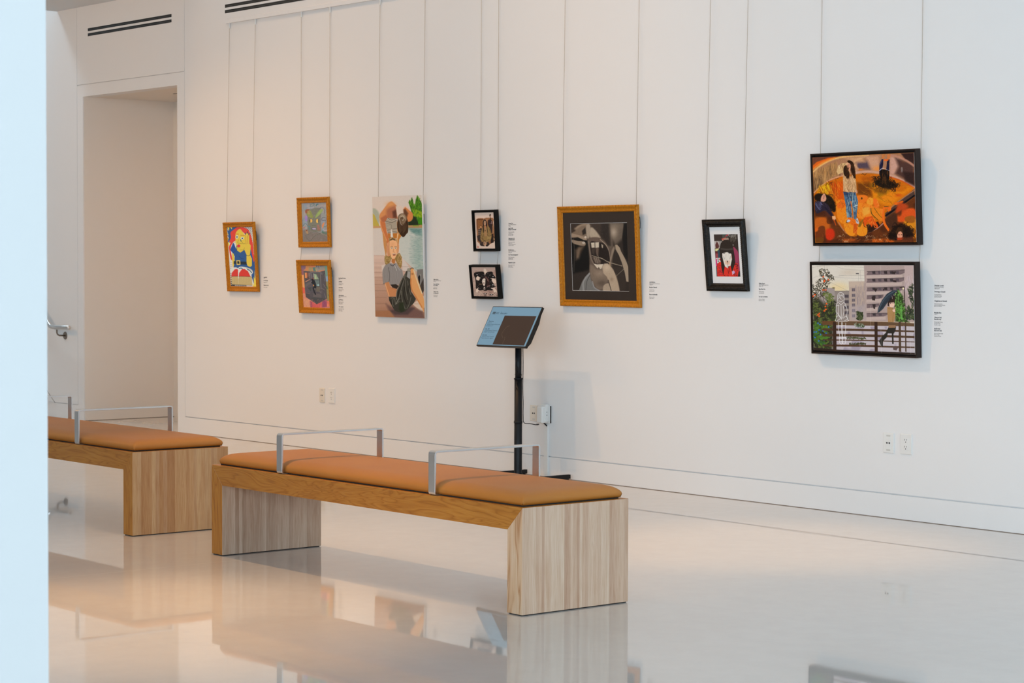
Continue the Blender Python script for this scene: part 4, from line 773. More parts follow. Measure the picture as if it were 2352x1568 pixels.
def art_mouth(rect):
    a = Art(rect, [(245, 385), (918, 372), (948, 1193), (272, 1185)], 230, 280, (48, 39, 33), 17)
    P, Ln, E = a.poly, a.line, a.ell; K = (26, 22, 19)
    P([(245, 560), (440, 545), (475, 700), (480, 930), (380, 960), (272, 980)], (14, 12, 10), soft=30); P([(245, 385), (460, 380), (440, 480), (250, 500)], (58, 46, 38), soft=30)
    P([(870, 372), (918, 372), (940, 900), (880, 780)], (24, 20, 18), soft=20)
    # left hand
    P([(320, 420), (400, 385), (440, 390), (435, 520), (440, 580), (350, 545), (260, 550), (255, 500), (300, 470)], (118, 98, 80), soft=14, smooth=True); P([(380, 470), (420, 430), (435, 500), (390, 520)], (44, 36, 30), soft=14); Ln([(300, 445), (370, 400), (430, 395)], 24, (150, 128, 106), .8, soft=20)
    P([(258, 500), (340, 520), (440, 550), (438, 582), (400, 580), (330, 545), (262, 548)], (148, 126, 104), soft=10); P([(262, 575), (330, 590), (390, 595), (425, 615), (418, 645), (380, 650), (300, 630), (265, 610)], (136, 116, 96), soft=10, smooth=True); E(400, 612, 19, 14, (176, 160, 142)); E(424, 545, 15, 14, (190, 172, 152)); Ln([(262, 560), (340, 575), (400, 590)], 11, K)
    P([(300, 700), (350, 660), (410, 650), (370, 720), (345, 800), (310, 820)], (92, 74, 58), soft=40); Ln([(345, 680), (330, 780)], 22, (122, 100, 80), .6, soft=24); Ln([(275, 560), (290, 700), (285, 960)], 5, (96, 84, 72), .7)
    # face mass
    P([(440, 380), (720, 374), (740, 560), (760, 680), (740, 880), (740, 1190), (350, 1190), (400, 1060), (475, 960), (470, 800), (455, 640), (430, 500)], (92, 77, 65), soft=20)
    P([(480, 380), (700, 376), (720, 640), (660, 640), (560, 540), (500, 450)], (62, 50, 42), soft=40); P([(700, 376), (900, 372), (870, 560), (780, 640), (735, 560)], (96, 82, 69), soft=40); a.glow(760, 480, 46, 76, (176, 156, 134), .8); a.glow(790, 410, 90, 40, (120, 104, 88), .6)
    P([(880, 380), (918, 374), (930, 760), (880, 700), (862, 560)], (24, 20, 18), soft=16); P([(615, 380), (705, 376), (720, 640), (690, 640), (600, 520)], (46, 38, 33), soft=40)
    # nose / upper lip ridge
    P([(432, 400), (470, 390), (482, 450), (470, 540), (445, 560), (432, 500)], (156, 138, 118), soft=14, smooth=True); P([(480, 440), (520, 440), (600, 540), (580, 560), (480, 550)], (164, 146, 124), soft=18, smooth=True)
    P([(470, 560), (520, 545), (600, 555), (665, 610), (710, 700), (725, 800), (710, 850), (690, 700), (640, 620), (560, 600), (480, 600)], (98, 80, 68), soft=12, smooth=True); Ln([(600, 575), (670, 640), (705, 720), (722, 830)], 9, (160, 140, 118), .8)
    # open mouth
    P([(485, 600), (560, 605), (640, 620), (700, 710), (715, 830), (690, 880), (620, 900), (540, 880), (500, 800), (480, 700)], (36, 27, 23), soft=10, smooth=True)
    for q in ([(488, 612), (532, 608), (534, 670), (496, 672)], [(538, 608), (584, 604), (584, 668), (542, 674)]): P(q, (188, 172, 150), soft=7)
    P([(612, 625), (634, 640), (632, 678), (618, 668)], (160, 144, 124), soft=6); P([(545, 675), (582, 672), (578, 770), (560, 775), (548, 730)], (92, 74, 62), soft=10); P([(495, 680), (540, 676), (530, 760), (500, 740)], (62, 50, 42), soft=12); P([(500, 780), (560, 780), (610, 830), (600, 870), (540, 860)], (96, 80, 68), soft=14)
    for q in ([(575, 770), (590, 840)], [(555, 800), (570, 860)], [(530, 790), (550, 850)]): Ln(q, 5, (150, 132, 112), .8)
    Ln([(460, 600), (478, 720), (492, 800), (520, 860)], 15, (122, 104, 88), soft=12)
    P([(520, 862), (560, 872), (640, 868), (625, 900), (612, 930), (600, 928), (585, 905), (565, 920), (545, 895)], (196, 180, 158), soft=6)
    # chin and neck
    P([(478, 880), (520, 890), (560, 930), (630, 940), (690, 1010), (680, 1100), (620, 1170), (560, 1160), (500, 1060), (478, 980)], (118, 100, 84), soft=24, smooth=True); a.glow(590, 980, 60, 40, (146, 126, 106), .7); a.glow(620, 1100, 70, 40, (74, 62, 52), .6)
    P([(345, 1186), (380, 1090), (420, 1020), (475, 965), (490, 1060), (540, 1150), (600, 1188)], (112, 108, 102), soft=8); Ln([(400, 1186), (400, 1080), (470, 985)], 16, (146, 142, 136), .8, soft=12); Ln([(430, 1180), (440, 1080), (478, 1000)], 8, (76, 72, 68)); Ln([(510, 1080), (530, 1150), (590, 1186)], 12, (150, 146, 140), .7)
    # thread
    Ln([(500, 765), (560, 785), (620, 800), (690, 840), (760, 862), (860, 890)], 8, (156, 140, 118))
    for k in range(30): Ln([(510 + k * 11.5, 766 + k * 4.1), (514 + k * 11.5, 772 + k * 4.1)], 4, (90, 78, 66))
    Ln([(800, 1005), (880, 930)], 5, (130, 116, 98)); Ln([(715, 850), (718, 890)], 13, (160, 130, 96), .8)
    # right-hand finger and lower fingers
    P([(738, 700), (768, 645), (775, 680), (750, 760), (725, 850), (715, 840)], (130, 112, 94), soft=10)
    P([(780, 640), (800, 636), (832, 670), (850, 720), (890, 790), (915, 850), (935, 900), (940, 1080), (915, 1075), (895, 960), (860, 850), (825, 760), (785, 690)], (150, 130, 108), soft=8, smooth=False); E(803, 660, 20, 13, (196, 178, 156), rot=38); a.glow(900, 880, 26, 60, (170, 150, 126), .6)
    P([(622, 900), (650, 862), (690, 860), (760, 930), (800, 1010), (830, 1110), (838, 1192), (735, 1192), (710, 1100), (680, 1020), (640, 980)], (166, 144, 120), soft=9, smooth=False); a.glow(680, 910, 40, 40, (196, 174, 148), .7); Ln([(770, 950), (810, 1060), (840, 1150)], 8, (70, 58, 48), .6); a.glow(740, 1050, 20, 26, (130, 108, 88), .6)
    P([(638, 1140), (660, 1110), (700, 1100), (725, 1140), (725, 1192), (640, 1192)], (158, 138, 116), soft=8, smooth=True); Ln([(735, 1190), (712, 1110), (700, 1060)], 9, (50, 40, 34), .8)
    P([(740, 900), (860, 900), (910, 1080), (900, 1190), (840, 1190), (800, 1010)], (54, 44, 37), soft=20)
    P([(780, 640), (800, 636), (832, 670), (850, 720), (890, 790), (915, 850), (935, 900), (940, 1080), (915, 1075), (895, 960), (860, 850), (825, 760), (785, 690)], (150, 130, 108), soft=8); Ln([(800, 1005), (880, 930)], 5, (120, 106, 90))
    a.dabs(500, [(440, 400), (740, 380), (740, 1190), (480, 1190)], 30, 4, [(120, 104, 88), (60, 50, 42), (140, 122, 104)], ang=(60, 120), a=.07, curve=0); a.grain(3); return a
def art_fringe(rect):
    a = Art(rect, [(283, 368), (745, 365), (803, 1190), (340, 1190)], 130, 200, (58, 48, 42), 18)
    P, Ln, E = a.poly, a.line, a.ell
    P([(283, 368), (560, 366), (560, 470), (440, 500), (290, 500)], (66, 54, 48)); P([(450, 372), (570, 368), (560, 470), (450, 480)], (84, 78, 70), soft=8); Ln([(455, 380), (520, 370)], 18, (60, 84, 70)); Ln([(520, 400), (560, 372)], 22, (170, 66, 70)); Ln([(445, 460), (510, 440)], 20, (206, 70, 56)); P([(440, 450), (570, 440), (570, 480), (450, 500)], (170, 140, 120), soft=8); Ln([(445, 455), (470, 470)], 16, (206, 66, 56))
    W = (176, 168, 154)
    for q in ([(570, 370), (575, 400), (600, 410)], [(590, 385), (600, 372)], [(612, 385), (618, 430)], [(635, 385), (632, 430)], [(632, 400), (655, 380)], [(640, 405), (662, 430)], [(668, 385), (684, 385), (680, 420), (665, 412), (668, 385)], [(690, 380), (722, 378)], [(706, 380), (712, 460)]): Ln(q, 6, W, smooth=False)
    for k in range(16): Ln([(600 + k * 7, 430), (602 + k * 7, 470 + (k * 53 % 60))], 3, (140, 132, 118), .6)
    E(658, 575, 9, 7, (190, 184, 170))
    P([(290, 500), (390, 497), (400, 640), (300, 640)], (176, 164, 156)); P([(312, 570), (345, 500), (375, 560), (390, 600), (370, 640), (320, 640)], (96, 56, 50), soft=8); P([(355, 500), (440, 497), (430, 700), (400, 640), (390, 520)], (140, 132, 124), soft=6); P([(308, 650), (385, 640), (370, 690), (312, 695)], (206, 196, 140), soft=8); P([(310, 695), (360, 695), (360, 740), (316, 740)], (104, 44, 44)); P([(355, 680), (410, 660), (420, 820), (370, 820)], (56, 76, 88), soft=6); P([(316, 740), (365, 740), (368, 830), (322, 832)], (150, 72, 76))
    P([(318, 832), (425, 822), (430, 900), (340, 940)], (206, 198, 190)); P([(315, 850), (345, 842), (352, 985), (328, 990)], (200, 64, 120)); Ln([(366, 845), (372, 900)], 11, (30, 26, 26)); Ln([(356, 845), (378, 843)], 6, (30, 26, 26)); Ln([(360, 902), (384, 900)], 6, (30, 26, 26)); E(410, 858, 17, 20, (206, 48, 58)); E(398, 852, 10, 12, (206, 48, 58))
    P([(328, 990), (345, 985), (360, 1190), (340, 1190)], (90, 84, 82))
    P([(645, 600), (690, 625), (745, 690), (765, 760), (795, 1090), (730, 1090), (700, 900), (680, 760)], (150, 62, 86), smooth=False); P([(745, 1090), (797, 1085), (803, 1190), (750, 1190)], (56, 50, 46))
    P([(400, 760), (395, 640), (420, 540), (480, 475), (560, 470), (620, 520), (660, 620), (690, 800), (700, 920), (640, 1100), (600, 900), (560, 700), (440, 720), (470, 900), (510, 960), (470, 1160), (430, 1000)], (52, 43, 37), smooth=False)
    P([(345, 960), (390, 905), (425, 905), (440, 1000), (465, 1165), (500, 980), (560, 1030), (610, 950), (640, 1100), (700, 920), (750, 930), (765, 1090), (750, 1190), (355, 1190)], (208, 56, 42))
    P([(425, 880), (500, 960), (470, 1170), (430, 1010)], (50, 42, 36)); P([(600, 900), (700, 900), (690, 960), (640, 1100), (615, 1000)], (50, 42, 36))
    P([(448, 735), (490, 725), (545, 712), (600, 730), (625, 750), (637, 850), (610, 980), (570, 985), (555, 1030), (500, 990), (470, 890), (450, 800)], (216, 204, 190), soft=7); P([(400, 640), (640, 640), (640, 740), (600, 735), (540, 712), (450, 735), (420, 780)], (50, 42, 36), soft=5)
    P([(500, 880), (600, 880), (590, 960), (510, 950)], (214, 178, 152), soft=20); P([(540, 880), (556, 880), (562, 915), (540, 912)], (70, 56, 50)); Ln([(525, 760), (520, 850), (545, 870)], 4, (170, 156, 140)); Ln([(575, 760), (585, 850)], 4, (190, 176, 160)); Ln([(470, 740), (500, 735)], 9, (60, 56, 60)); Ln([(570, 730), (600, 740)], 9, (60, 56, 60)); Ln([(555, 930), (556, 1010)], 5, (120, 60, 50)); Ln([(478, 800), (490, 850)], 8, (130, 130, 130)); Ln([(608, 790), (600, 850)], 7, (140, 136, 130)); Ln([(625, 770), (632, 840)], 5, (220, 120, 90))
    Ln([(430, 650), (540, 662), (640, 655)], 30, (92, 82, 76), .6, soft=24)
    a.dabs(60, [(350, 960), (430, 960), (460, 1180), (360, 1180)], 13, 7, [(150, 40, 60), (110, 40, 90), (100, 36, 36)], a=.7); a.dabs(60, [(680, 940), (755, 940), (750, 1180), (660, 1180)], 22, 6, [(110, 30, 34), (90, 36, 60), (60, 26, 30)], a=.8, curve=1); E(668, 1105, 24, 32, (190, 156, 190), soft=8); Ln([(645, 1090), (650, 1155)], 9, (206, 190, 190))
    for q in ([(560, 1060), (575, 1130)], [(590, 1000), (600, 1100)], [(740, 912), (742, 915)], [(772, 932), (775, 935)], [(560, 1160), (566, 1188)], [(490, 1165), (505, 1180)]): Ln(q, 8, (60, 26, 34), smooth=False)
    a.grain(2); return a
def art_pot(rect):
    a = Art(rect, [(100, 195), (1557, 128), (1605, 1418), (142, 1428)], 340, 310, (196, 112, 22), 19)
    P, Ln, E = a.poly, a.line, a.ell
    ALL = [(100, 195), (1557, 128), (1605, 1418), (142, 1428)]
    # pan wall
    P([(100, 195), (1557, 128), (1570, 700), (1400, 520), (1100, 430), (800, 420), (500, 480), (300, 580), (120, 720)], (176, 130, 98), soft=20)
    P([(100, 195), (560, 160), (300, 240), (105, 330)], (120, 74, 56), soft=20); P([(105, 310), (160, 260), (330, 200), (480, 190), (300, 270), (105, 360)], (222, 110, 34), soft=14); Ln([(105, 410), (220, 310), (400, 220), (620, 180), (900, 165)], 26, (230, 186, 120), .9, soft=16); Ln([(100, 370), (230, 275), (420, 200)], 20, (236, 150, 60), .8, soft=14)
    P([(115, 420), (260, 330), (450, 260), (480, 420), (300, 560), (130, 680)], (186, 142, 92), soft=40); P([(120, 500), (220, 470), (260, 600), (120, 700)], (112, 84, 60), soft=60)
    a.dabs(120, [(120, 420), (520, 260), (500, 460), (140, 680)], 130, 10, [(216, 176, 120), (140, 104, 70), (196, 150, 96), (110, 84, 62)], ang=(70, 110), a=.35)
    P([(740, 260), (900, 250), (930, 360), (760, 370), (700, 330)], (96, 80, 92), soft=60); P([(560, 200), (800, 180), (860, 260), (700, 270)], (206, 160, 120), soft=50); P([(860, 180), (1060, 170), (1060, 400), (960, 380), (900, 260)], (206, 160, 130), soft=50); a.glow(1030, 360, 60, 40, (232, 150, 70), .8); a.glow(790, 370, 60, 16, (226, 134, 50), .8); P([(560, 300), (740, 280), (760, 400), (720, 420)], (196, 150, 116), soft=40)
    Ln([(700, 420), (900, 400), (1060, 420), (1300, 480), (1480, 560), (1570, 620)], 34, (206, 166, 146), .9, soft=22); Ln([(760, 360), (700, 260), (850, 190)], 20, (216, 176, 136), .6, soft=20)
    P([(1210, 180), (1350, 200), (1350, 300), (1300, 450), (1210, 440)], (204, 160, 140), soft=50); P([(1290, 200), (1557, 300), (1566, 600), (1440, 520), (1290, 430), (1340, 330)], (92, 64, 56), soft=50); P([(1370, 140), (1557, 130), (1560, 300), (1430, 220)], (64, 42, 38), soft=20); Ln([(1200, 165), (1330, 190), (1460, 250), (1558, 318)], 30, (190, 140, 118), .9, soft=14); Ln([(1385, 350), (1390, 400)], 26, (150, 136, 130), .8, soft=12); P([(1400, 400), (1566, 420), (1566, 600), (1440, 540)], (62, 42, 38), soft=40)
    # soup
    P([(125, 720), (200, 640), (330, 540), (520, 470), (800, 440), (1050, 440), (1300, 500), (1480, 580), (1570, 640), (1380, 800), (1190, 960), (1150, 1040), (1000, 1230), (700, 1310), (560, 1260), (460, 1130), (400, 1000), (130, 780)], (206, 116, 16), soft=10, smooth=False)
    Ln([(125, 700), (210, 620), (330, 530), (470, 475), (540, 460)], 15, (222, 160, 120), .9, soft=8); Ln([(1200, 470), (1400, 540), (1560, 630)], 12, (206, 84, 40), .8, soft=8)
    a.mottle(6, 6, (226, 146, 20), .5, .2, .8, [(160, 680), (520, 480), (1050, 450), (1540, 640), (1200, 900), (800, 740), (500, 800)], 60); a.mottle(9, 8, (166, 84, 14), .55, .2, .7, [(400, 560), (900, 470), (1300, 600), (1200, 900), (740, 760), (420, 760)], 60); a.mottle(12, 9, (140, 110, 20), .62, .15, .6, [(800, 560), (1100, 560), (1500, 640), (1200, 880)], 50)
    P([(740, 560), (920, 560), (960, 760), (820, 740), (750, 720)], (122, 70, 18), soft=50); P([(200, 620), (330, 560), (380, 640), (300, 740), (180, 700)], (222, 180, 30), soft=50); P([(360, 560), (540, 540), (560, 800), (420, 820)], (212, 92, 16), soft=50); P([(1080, 760), (1220, 700), (1360, 740), (1240, 880), (1120, 860)], (226, 140, 26), soft=40); a.glow(1340, 740, 50, 24, (206, 82, 20), .8)
    a.dabs(110, [(190, 640), (360, 560), (520, 560), (440, 840), (200, 760)], 120, 9, [(232, 186, 60), (150, 70, 14), (226, 120, 30)], ang=(55, 100), a=.4); a.dabs(90, [(740, 480), (1500, 620), (1200, 880), (800, 740)], 90, 8, [(226, 160, 40), (150, 90, 16), (206, 120, 20)], ang=(0, 60), a=.35)
    # right rim bar
    P([(1150, 1000), (1570, 650), (1575, 760), (1160, 1070)], (92, 70, 62), soft=8); Ln([(1180, 960), (1380, 800), (1568, 670)], 15, (176, 130, 96), .9); Ln([(1160, 1035), (1572, 745)], 26, (26, 20, 22)); Ln([(1290, 855), (1340, 850), (1400, 830)], 22, (226, 110, 30)); E(1340, 860, 60, 16, (232, 120, 30), rot=-14)
    # outside lower field
    P([(126, 800), (400, 1000), (470, 1150), (580, 1290), (700, 1340), (1000, 1250), (1160, 1070), (1580, 760), (1605, 1418), (142, 1428)], (112, 62, 28), soft=10)
    for q, c, s in (([(135, 1080), (300, 1060), (360, 1180), (300, 1300), (140, 1300)], (196, 106, 34), 40), ([(140, 1230), (260, 1200), (280, 1330), (150, 1420)], (216, 110, 40), 30), ([(300, 1240), (400, 1230), (420, 1340), (310, 1420)], (206, 62, 26), 30), ([(140, 1360), (260, 1350), (250, 1420), (142, 1426)], (216, 146, 40), 16), ([(1320, 1040), (1380, 960), (1560, 930), (1590, 1060), (1460, 1120), (1330, 1120)], (216, 94, 36), 24), ([(1420, 1120), (1590, 1080), (1600, 1300), (1480, 1240)], (214, 142, 34), 24), ([(1440, 1060), (1560, 1040), (1570, 1130), (1460, 1130)], (166, 100, 34), 14), ([(1540, 1240), (1602, 1240), (1604, 1416), (1560, 1400)], (214, 134, 30), 16), ([(900, 1380), (1200, 1370), (1260, 1420), (880, 1424)], (190, 96, 30), 20), ([(560, 1370), (760, 1380), (740, 1424), (560, 1426)], (176, 90, 34), 20), ([(1330, 870), (1400, 850), (1480, 900), (1400, 980), (1300, 1000)], (190, 80, 34), 40), ([(1160, 1090), (1300, 1000), (1320, 1150), (1200, 1230)], (84, 52, 34), 30), ([(170, 860), (300, 900), (420, 1180), (300, 1040), (140, 1000)], (96, 56, 40), 40)): P(q, c, soft=s, smooth=True)
    a.mottle(13, 12, (84, 44, 22), .55, .15, .7, [(140, 850), (400, 1030), (560, 1290), (1000, 1280), (1180, 1100), (1600, 800), (1604, 1416), (142, 1426)], 20); a.dabs(120, [(440, 1330), (1200, 1300), (1220, 1420), (440, 1424)], 34, 6, [(226, 206, 170), (120, 60, 30), (190, 110, 50), (80, 46, 28)], ang=(-30, 30), a=.5, curve=2)
    Ln([(480, 1130), (540, 1230), (600, 1290)], 12, (176, 134, 124), .8); Ln([(840, 1300), (960, 1260), (1060, 1200), (1140, 1130)], 14, (196, 150, 140), .9); P([(830, 1180), (1050, 1120), (1080, 1180), (960, 1270), (880, 1290)], (58, 34, 22), soft=12)
    # segments heap
    OR = (236, 142, 36)
    P([(440, 860), (500, 800), (590, 850), (600, 1100), (540, 1150), (470, 1080), (450, 960)], OR, smooth=True, soft=8); P([(450, 870), (540, 800), (580, 860), (560, 920), (470, 930)], (226, 116, 34), soft=14)
    P([(560, 1120), (650, 1060), (740, 1140), (720, 1300), (640, 1325), (570, 1240)], (238, 150, 40), smooth=True, soft=8); P([(740, 1180), (850, 1150), (895, 1220), (880, 1310), (800, 1330), (740, 1290)], (240, 152, 40), smooth=True, soft=8); P([(590, 1050), (690, 1040), (760, 1140), (720, 1200), (610, 1120)], (230, 122, 30), soft=10)
    P([(740, 760), (840, 735), (900, 770), (860, 850), (780, 850), (750, 880)], (230, 128, 40), smooth=True, soft=8); P([(880, 840), (920, 775), (975, 790), (980, 860), (920, 890)], (244, 160, 56), smooth=True, soft=8); P([(980, 800), (1030, 800), (1065, 900), (1000, 960)], (236, 120, 40), soft=8, smooth=True); P([(750, 850), (950, 880), (1000, 960), (960, 1040), (800, 1080), (740, 1020), (760, 930)], (236, 142, 44), smooth=True, soft=8); P([(820, 920), (920, 910), (930, 1000), (840, 1040)], (246, 166, 70), soft=16)
    P([(950, 930), (1060, 930), (1120, 1060), (1100, 1110), (1020, 1080), (950, 1010)], (226, 138, 36), smooth=True, soft=7); Ln([(945, 930), (960, 1010), (1040, 1090)], 10, (84, 74, 24)); Ln([(990, 920), (1060, 1020), (1110, 1070)], 7, (120, 96, 30)); Ln([(1180, 920), (1140, 920), (1120, 1000), (1140, 1140), (1200, 1240)], 34, (232, 118, 36), smooth=True, soft=8); Ln([(1200, 905), (1140, 905)], 12, (70, 70, 40)); P([(1190, 905), (1240, 905), (1235, 960), (1190, 980)], (232, 120, 36), soft=8); P([(1070, 930), (1120, 940), (1110, 1010), (1080, 990)], (240, 140, 50), soft=8)
    P([(850, 1060), (960, 1040), (1050, 1180), (1040, 1215), (980, 1150), (960, 1200), (900, 1120), (860, 1200), (830, 1130)], (220, 96, 26), soft=8); P([(760, 1190), (790, 1120), (840, 1080), (830, 1130), (790, 1200)], (150, 110, 30), soft=6); Ln([(840, 1130), (850, 1190), (890, 1200)], 8, (60, 50, 24)); Ln([(905, 1110), (960, 1080), (1000, 1200), (1050, 1200)], 12, (236, 120, 40), .9); P([(700, 1150), (760, 1160), (740, 1300), (690, 1280)], (206, 96, 26), soft=8)
    a.dabs(160, [(450, 820), (760, 760), (1060, 820), (1100, 1100), (860, 1300), (560, 1260)], 50, 7, [(250, 176, 80), (206, 96, 24), (226, 130, 40), (160, 84, 24)], ang=(30, 140), a=.45, curve=1); E(812, 785, 14, 16, (96, 60, 20), soft=6)
    # sitter on the left
    P([(135, 740), (180, 715), (240, 720), (370, 760), (430, 880), (420, 980), (300, 900), (140, 800)], (38, 26, 16), soft=22, smooth=True); a.dabs(110, [(140, 700), (380, 740), (440, 860), (400, 980), (200, 860)], 50, 6, [(26, 18, 14), (60, 44, 20), (36, 30, 18)], a=.8, curve=2)
    P([(230, 760), (270, 715), (300, 770), (290, 820), (235, 840), (222, 820)], (216, 162, 136), soft=7, smooth=True); Ln([(270, 745), (265, 790)], 12, (140, 96, 80), .7); P([(140, 840), (240, 830), (330, 880), (390, 1010), (370, 1040), (280, 960), (160, 1000)], (54, 46, 62), soft=10, smooth=True); a.dabs(40, [(160, 830), (250, 850), (220, 930), (150, 950)], 44, 9, [(110, 110, 140), (76, 74, 100)], ang=(40, 80), a=.7); Ln([(290, 920), (350, 990), (385, 1030)], 22, (44, 36, 54)); P([(385, 1040), (430, 1035), (440, 1075), (415, 1110), (390, 1080)], (230, 176, 130), soft=6); Ln([(410, 1090), (440, 1170)], 12, (196, 90, 30))
    # standing figure
    P([(545, 690), (720, 690), (760, 830), (745, 960), (735, 1080), (700, 1085), (695, 1000), (680, 870), (660, 820), (668, 1060), (600, 1060), (585, 900)], (92, 122, 146), soft=6)
    P([(548, 690), (715, 690), (730, 740), (560, 740)], (58, 80, 112), soft=10); a.dabs(130, [(560, 720), (720, 720), (750, 900), (730, 1060), (640, 1050), (600, 1050)], 70, 10, [(140, 168, 180), (60, 84, 112), (190, 196, 176), (48, 66, 96)], ang=(75, 105), a=.55); Ln([(655, 830), (690, 1060)], 12, (214, 110, 30), smooth=False); Ln([(700, 900), (755, 880)], 9, (206, 214, 206)); Ln([(655, 760), (668, 820)], 12, (44, 60, 90))
    P([(560, 275), (620, 270), (640, 420), (620, 500), (545, 500), (540, 410), (470, 440), (448, 400), (470, 320), (520, 280)], (216, 182, 132), soft=6, smooth=False); P([(540, 440), (620, 480), (700, 430), (730, 560), (740, 690), (700, 700), (640, 690), (620, 700), (545, 680)], (212, 170, 126), soft=6, smooth=False)
    a.dabs(110, [(460, 330), (560, 300), (620, 480), (720, 440), (735, 680), (560, 680), (540, 440)], 60, 9, [(232, 204, 160), (176, 136, 90), (196, 156, 110), (140, 100, 66)], ang=(60, 120), a=.5, curve=.6); Ln([(628, 470), (628, 690)], 6, (150, 110, 76)); E(738, 690, 12, 26, (206, 150, 116)); Ln([(570, 285), (540, 340), (560, 420)], 16, (176, 136, 92), .6)
    P([(600, 250), (640, 237), (690, 280), (715, 400), (722, 500), (690, 470), (650, 380), (640, 300)], (56, 34, 18), soft=5, smooth=True); P([(555, 330), (600, 310), (610, 370), (635, 420), (620, 500), (590, 480), (550, 430)], (60, 38, 20), soft=6, smooth=True); P([(595, 300), (640, 285), (652, 330), (640, 380), (610, 375)], (222, 158, 124), soft=5, smooth=True); Ln([(600, 345), (622, 355)], 9, (120, 70, 50)); P([(590, 275), (640, 280), (620, 300), (590, 296)], (222, 170, 136), soft=5); a.dabs(60, [(560, 340), (700, 280), (720, 490), (600, 490)], 60, 5, [(100, 66, 36), (34, 20, 12), (76, 48, 26)], ang=(70, 120), a=.7, curve=.6)
    P([(600, 1098), (630, 1090), (650, 1108), (620, 1130), (595, 1120)], (196, 196, 206), soft=5, smooth=True); P([(720, 1085), (755, 1070), (776, 1140), (765, 1158), (735, 1140)], (196, 190, 192), soft=5); Ln([(725, 1090), (750, 1110)], 8, (90, 80, 80)); Ln([(740, 1120), (760, 1125)], 6, (80, 64, 60)); Ln([(600, 1105), (590, 1130), (620, 1140)], 7, (50, 40, 40))
    # diver at top right
    P([(1062, 370), (1065, 290), (1095, 225), (1120, 220), (1118, 300), (1100, 380), (1080, 470), (1062, 440)], (40, 36, 64), soft=5); P([(1175, 230), (1210, 225), (1205, 380), (1205, 440), (1160, 380)], (40, 36, 60), soft=5); Ln([(1070, 300), (1100, 240)], 5, (120, 116, 150)); P([(1100, 160), (1150, 155), (1130, 210), (1105, 215)], (200, 130, 76), soft=6, smooth=True); P([(1172, 160), (1220, 155), (1210, 215), (1180, 222)], (206, 130, 76), soft=6, smooth=True); E(1160, 235, 34, 14, (232, 110, 40), soft=10); Ln([(1066, 385), (1110, 352), (1160, 372), (1204, 385)], 7, (206, 206, 220)); P([(1100, 360), (1150, 350), (1165, 390), (1110, 395)], (206, 150, 110), soft=6)
    P([(1070, 400), (1110, 370), (1160, 375), (1205, 400), (1200, 530), (1160, 600), (1090, 590), (1080, 500)], (30, 20, 14), soft=8, smooth=True); P([(990, 540), (1080, 500), (1210, 540), (1330, 600), (1260, 640), (1120, 640), (1020, 590)], (34, 22, 14), soft=26); a.dabs(150, [(970, 490), (1100, 480), (1220, 530), (1340, 590), (1290, 660), (1090, 630), (985, 590)], 60, 6, [(24, 16, 12), (44, 32, 16), (60, 40, 20)], a=.85, curve=3); a.dabs(26, [(1080, 390), (1190, 390), (1180, 560), (1100, 560)], 60, 6, [(120, 76, 34), (84, 54, 30)], ang=(80, 100), a=.7)
    P([(960, 640), (1180, 640), (1160, 720), (1000, 700)], (120, 76, 20), soft=40, a=.7)
    for q in ([(810, 440), (830, 428), (850, 450), (876, 430)], [(290, 600), (310, 570), (340, 580), (390, 545)], [(450, 500), (475, 490)], [(330, 545), (370, 560), (380, 595)]): Ln(q, 6, (50, 34, 18))
    # swimmer at lower right
    P([(1190, 1330), (1280, 1190), (1370, 1150), (1500, 1200), (1560, 1290), (1540, 1380), (1220, 1380)], (40, 22, 14), soft=30); a.dabs(190, [(1190, 1320), (1300, 1160), (1440, 1170), (1570, 1260), (1550, 1370), (1220, 1370)], 70, 6, [(24, 14, 12), (60, 36, 20), (36, 22, 14)], a=.8, curve=2); P([(1300, 1270), (1340, 1200), (1390, 1200), (1410, 1250), (1404, 1330), (1330, 1350)], (72, 46, 26), soft=8); P([(1325, 1320), (1345, 1270), (1380, 1260), (1402, 1290), (1404, 1345), (1365, 1370), (1330, 1350)], (222, 160, 130), soft=7); E(1352, 1312, 9, 6, (60, 44, 30)); E(1388, 1310, 9, 6, (60, 44, 30)); P([(1320, 1355), (1420, 1350), (1400, 1390), (1330, 1390)], (176, 70, 34), soft=12); Ln([(1410, 1170), (1450, 1150), (1480, 1125)], 8, (50, 40, 20)); P([(1400, 1350), (1560, 1340), (1540, 1418), (1380, 1418)], (120, 66, 40), soft=30, a=.7)
    a.dabs(500, ALL, 46, 7, [(250, 190, 90), (90, 46, 20), (200, 110, 40), (150, 80, 30)], a=.10, curve=1); a.grain(4); return a
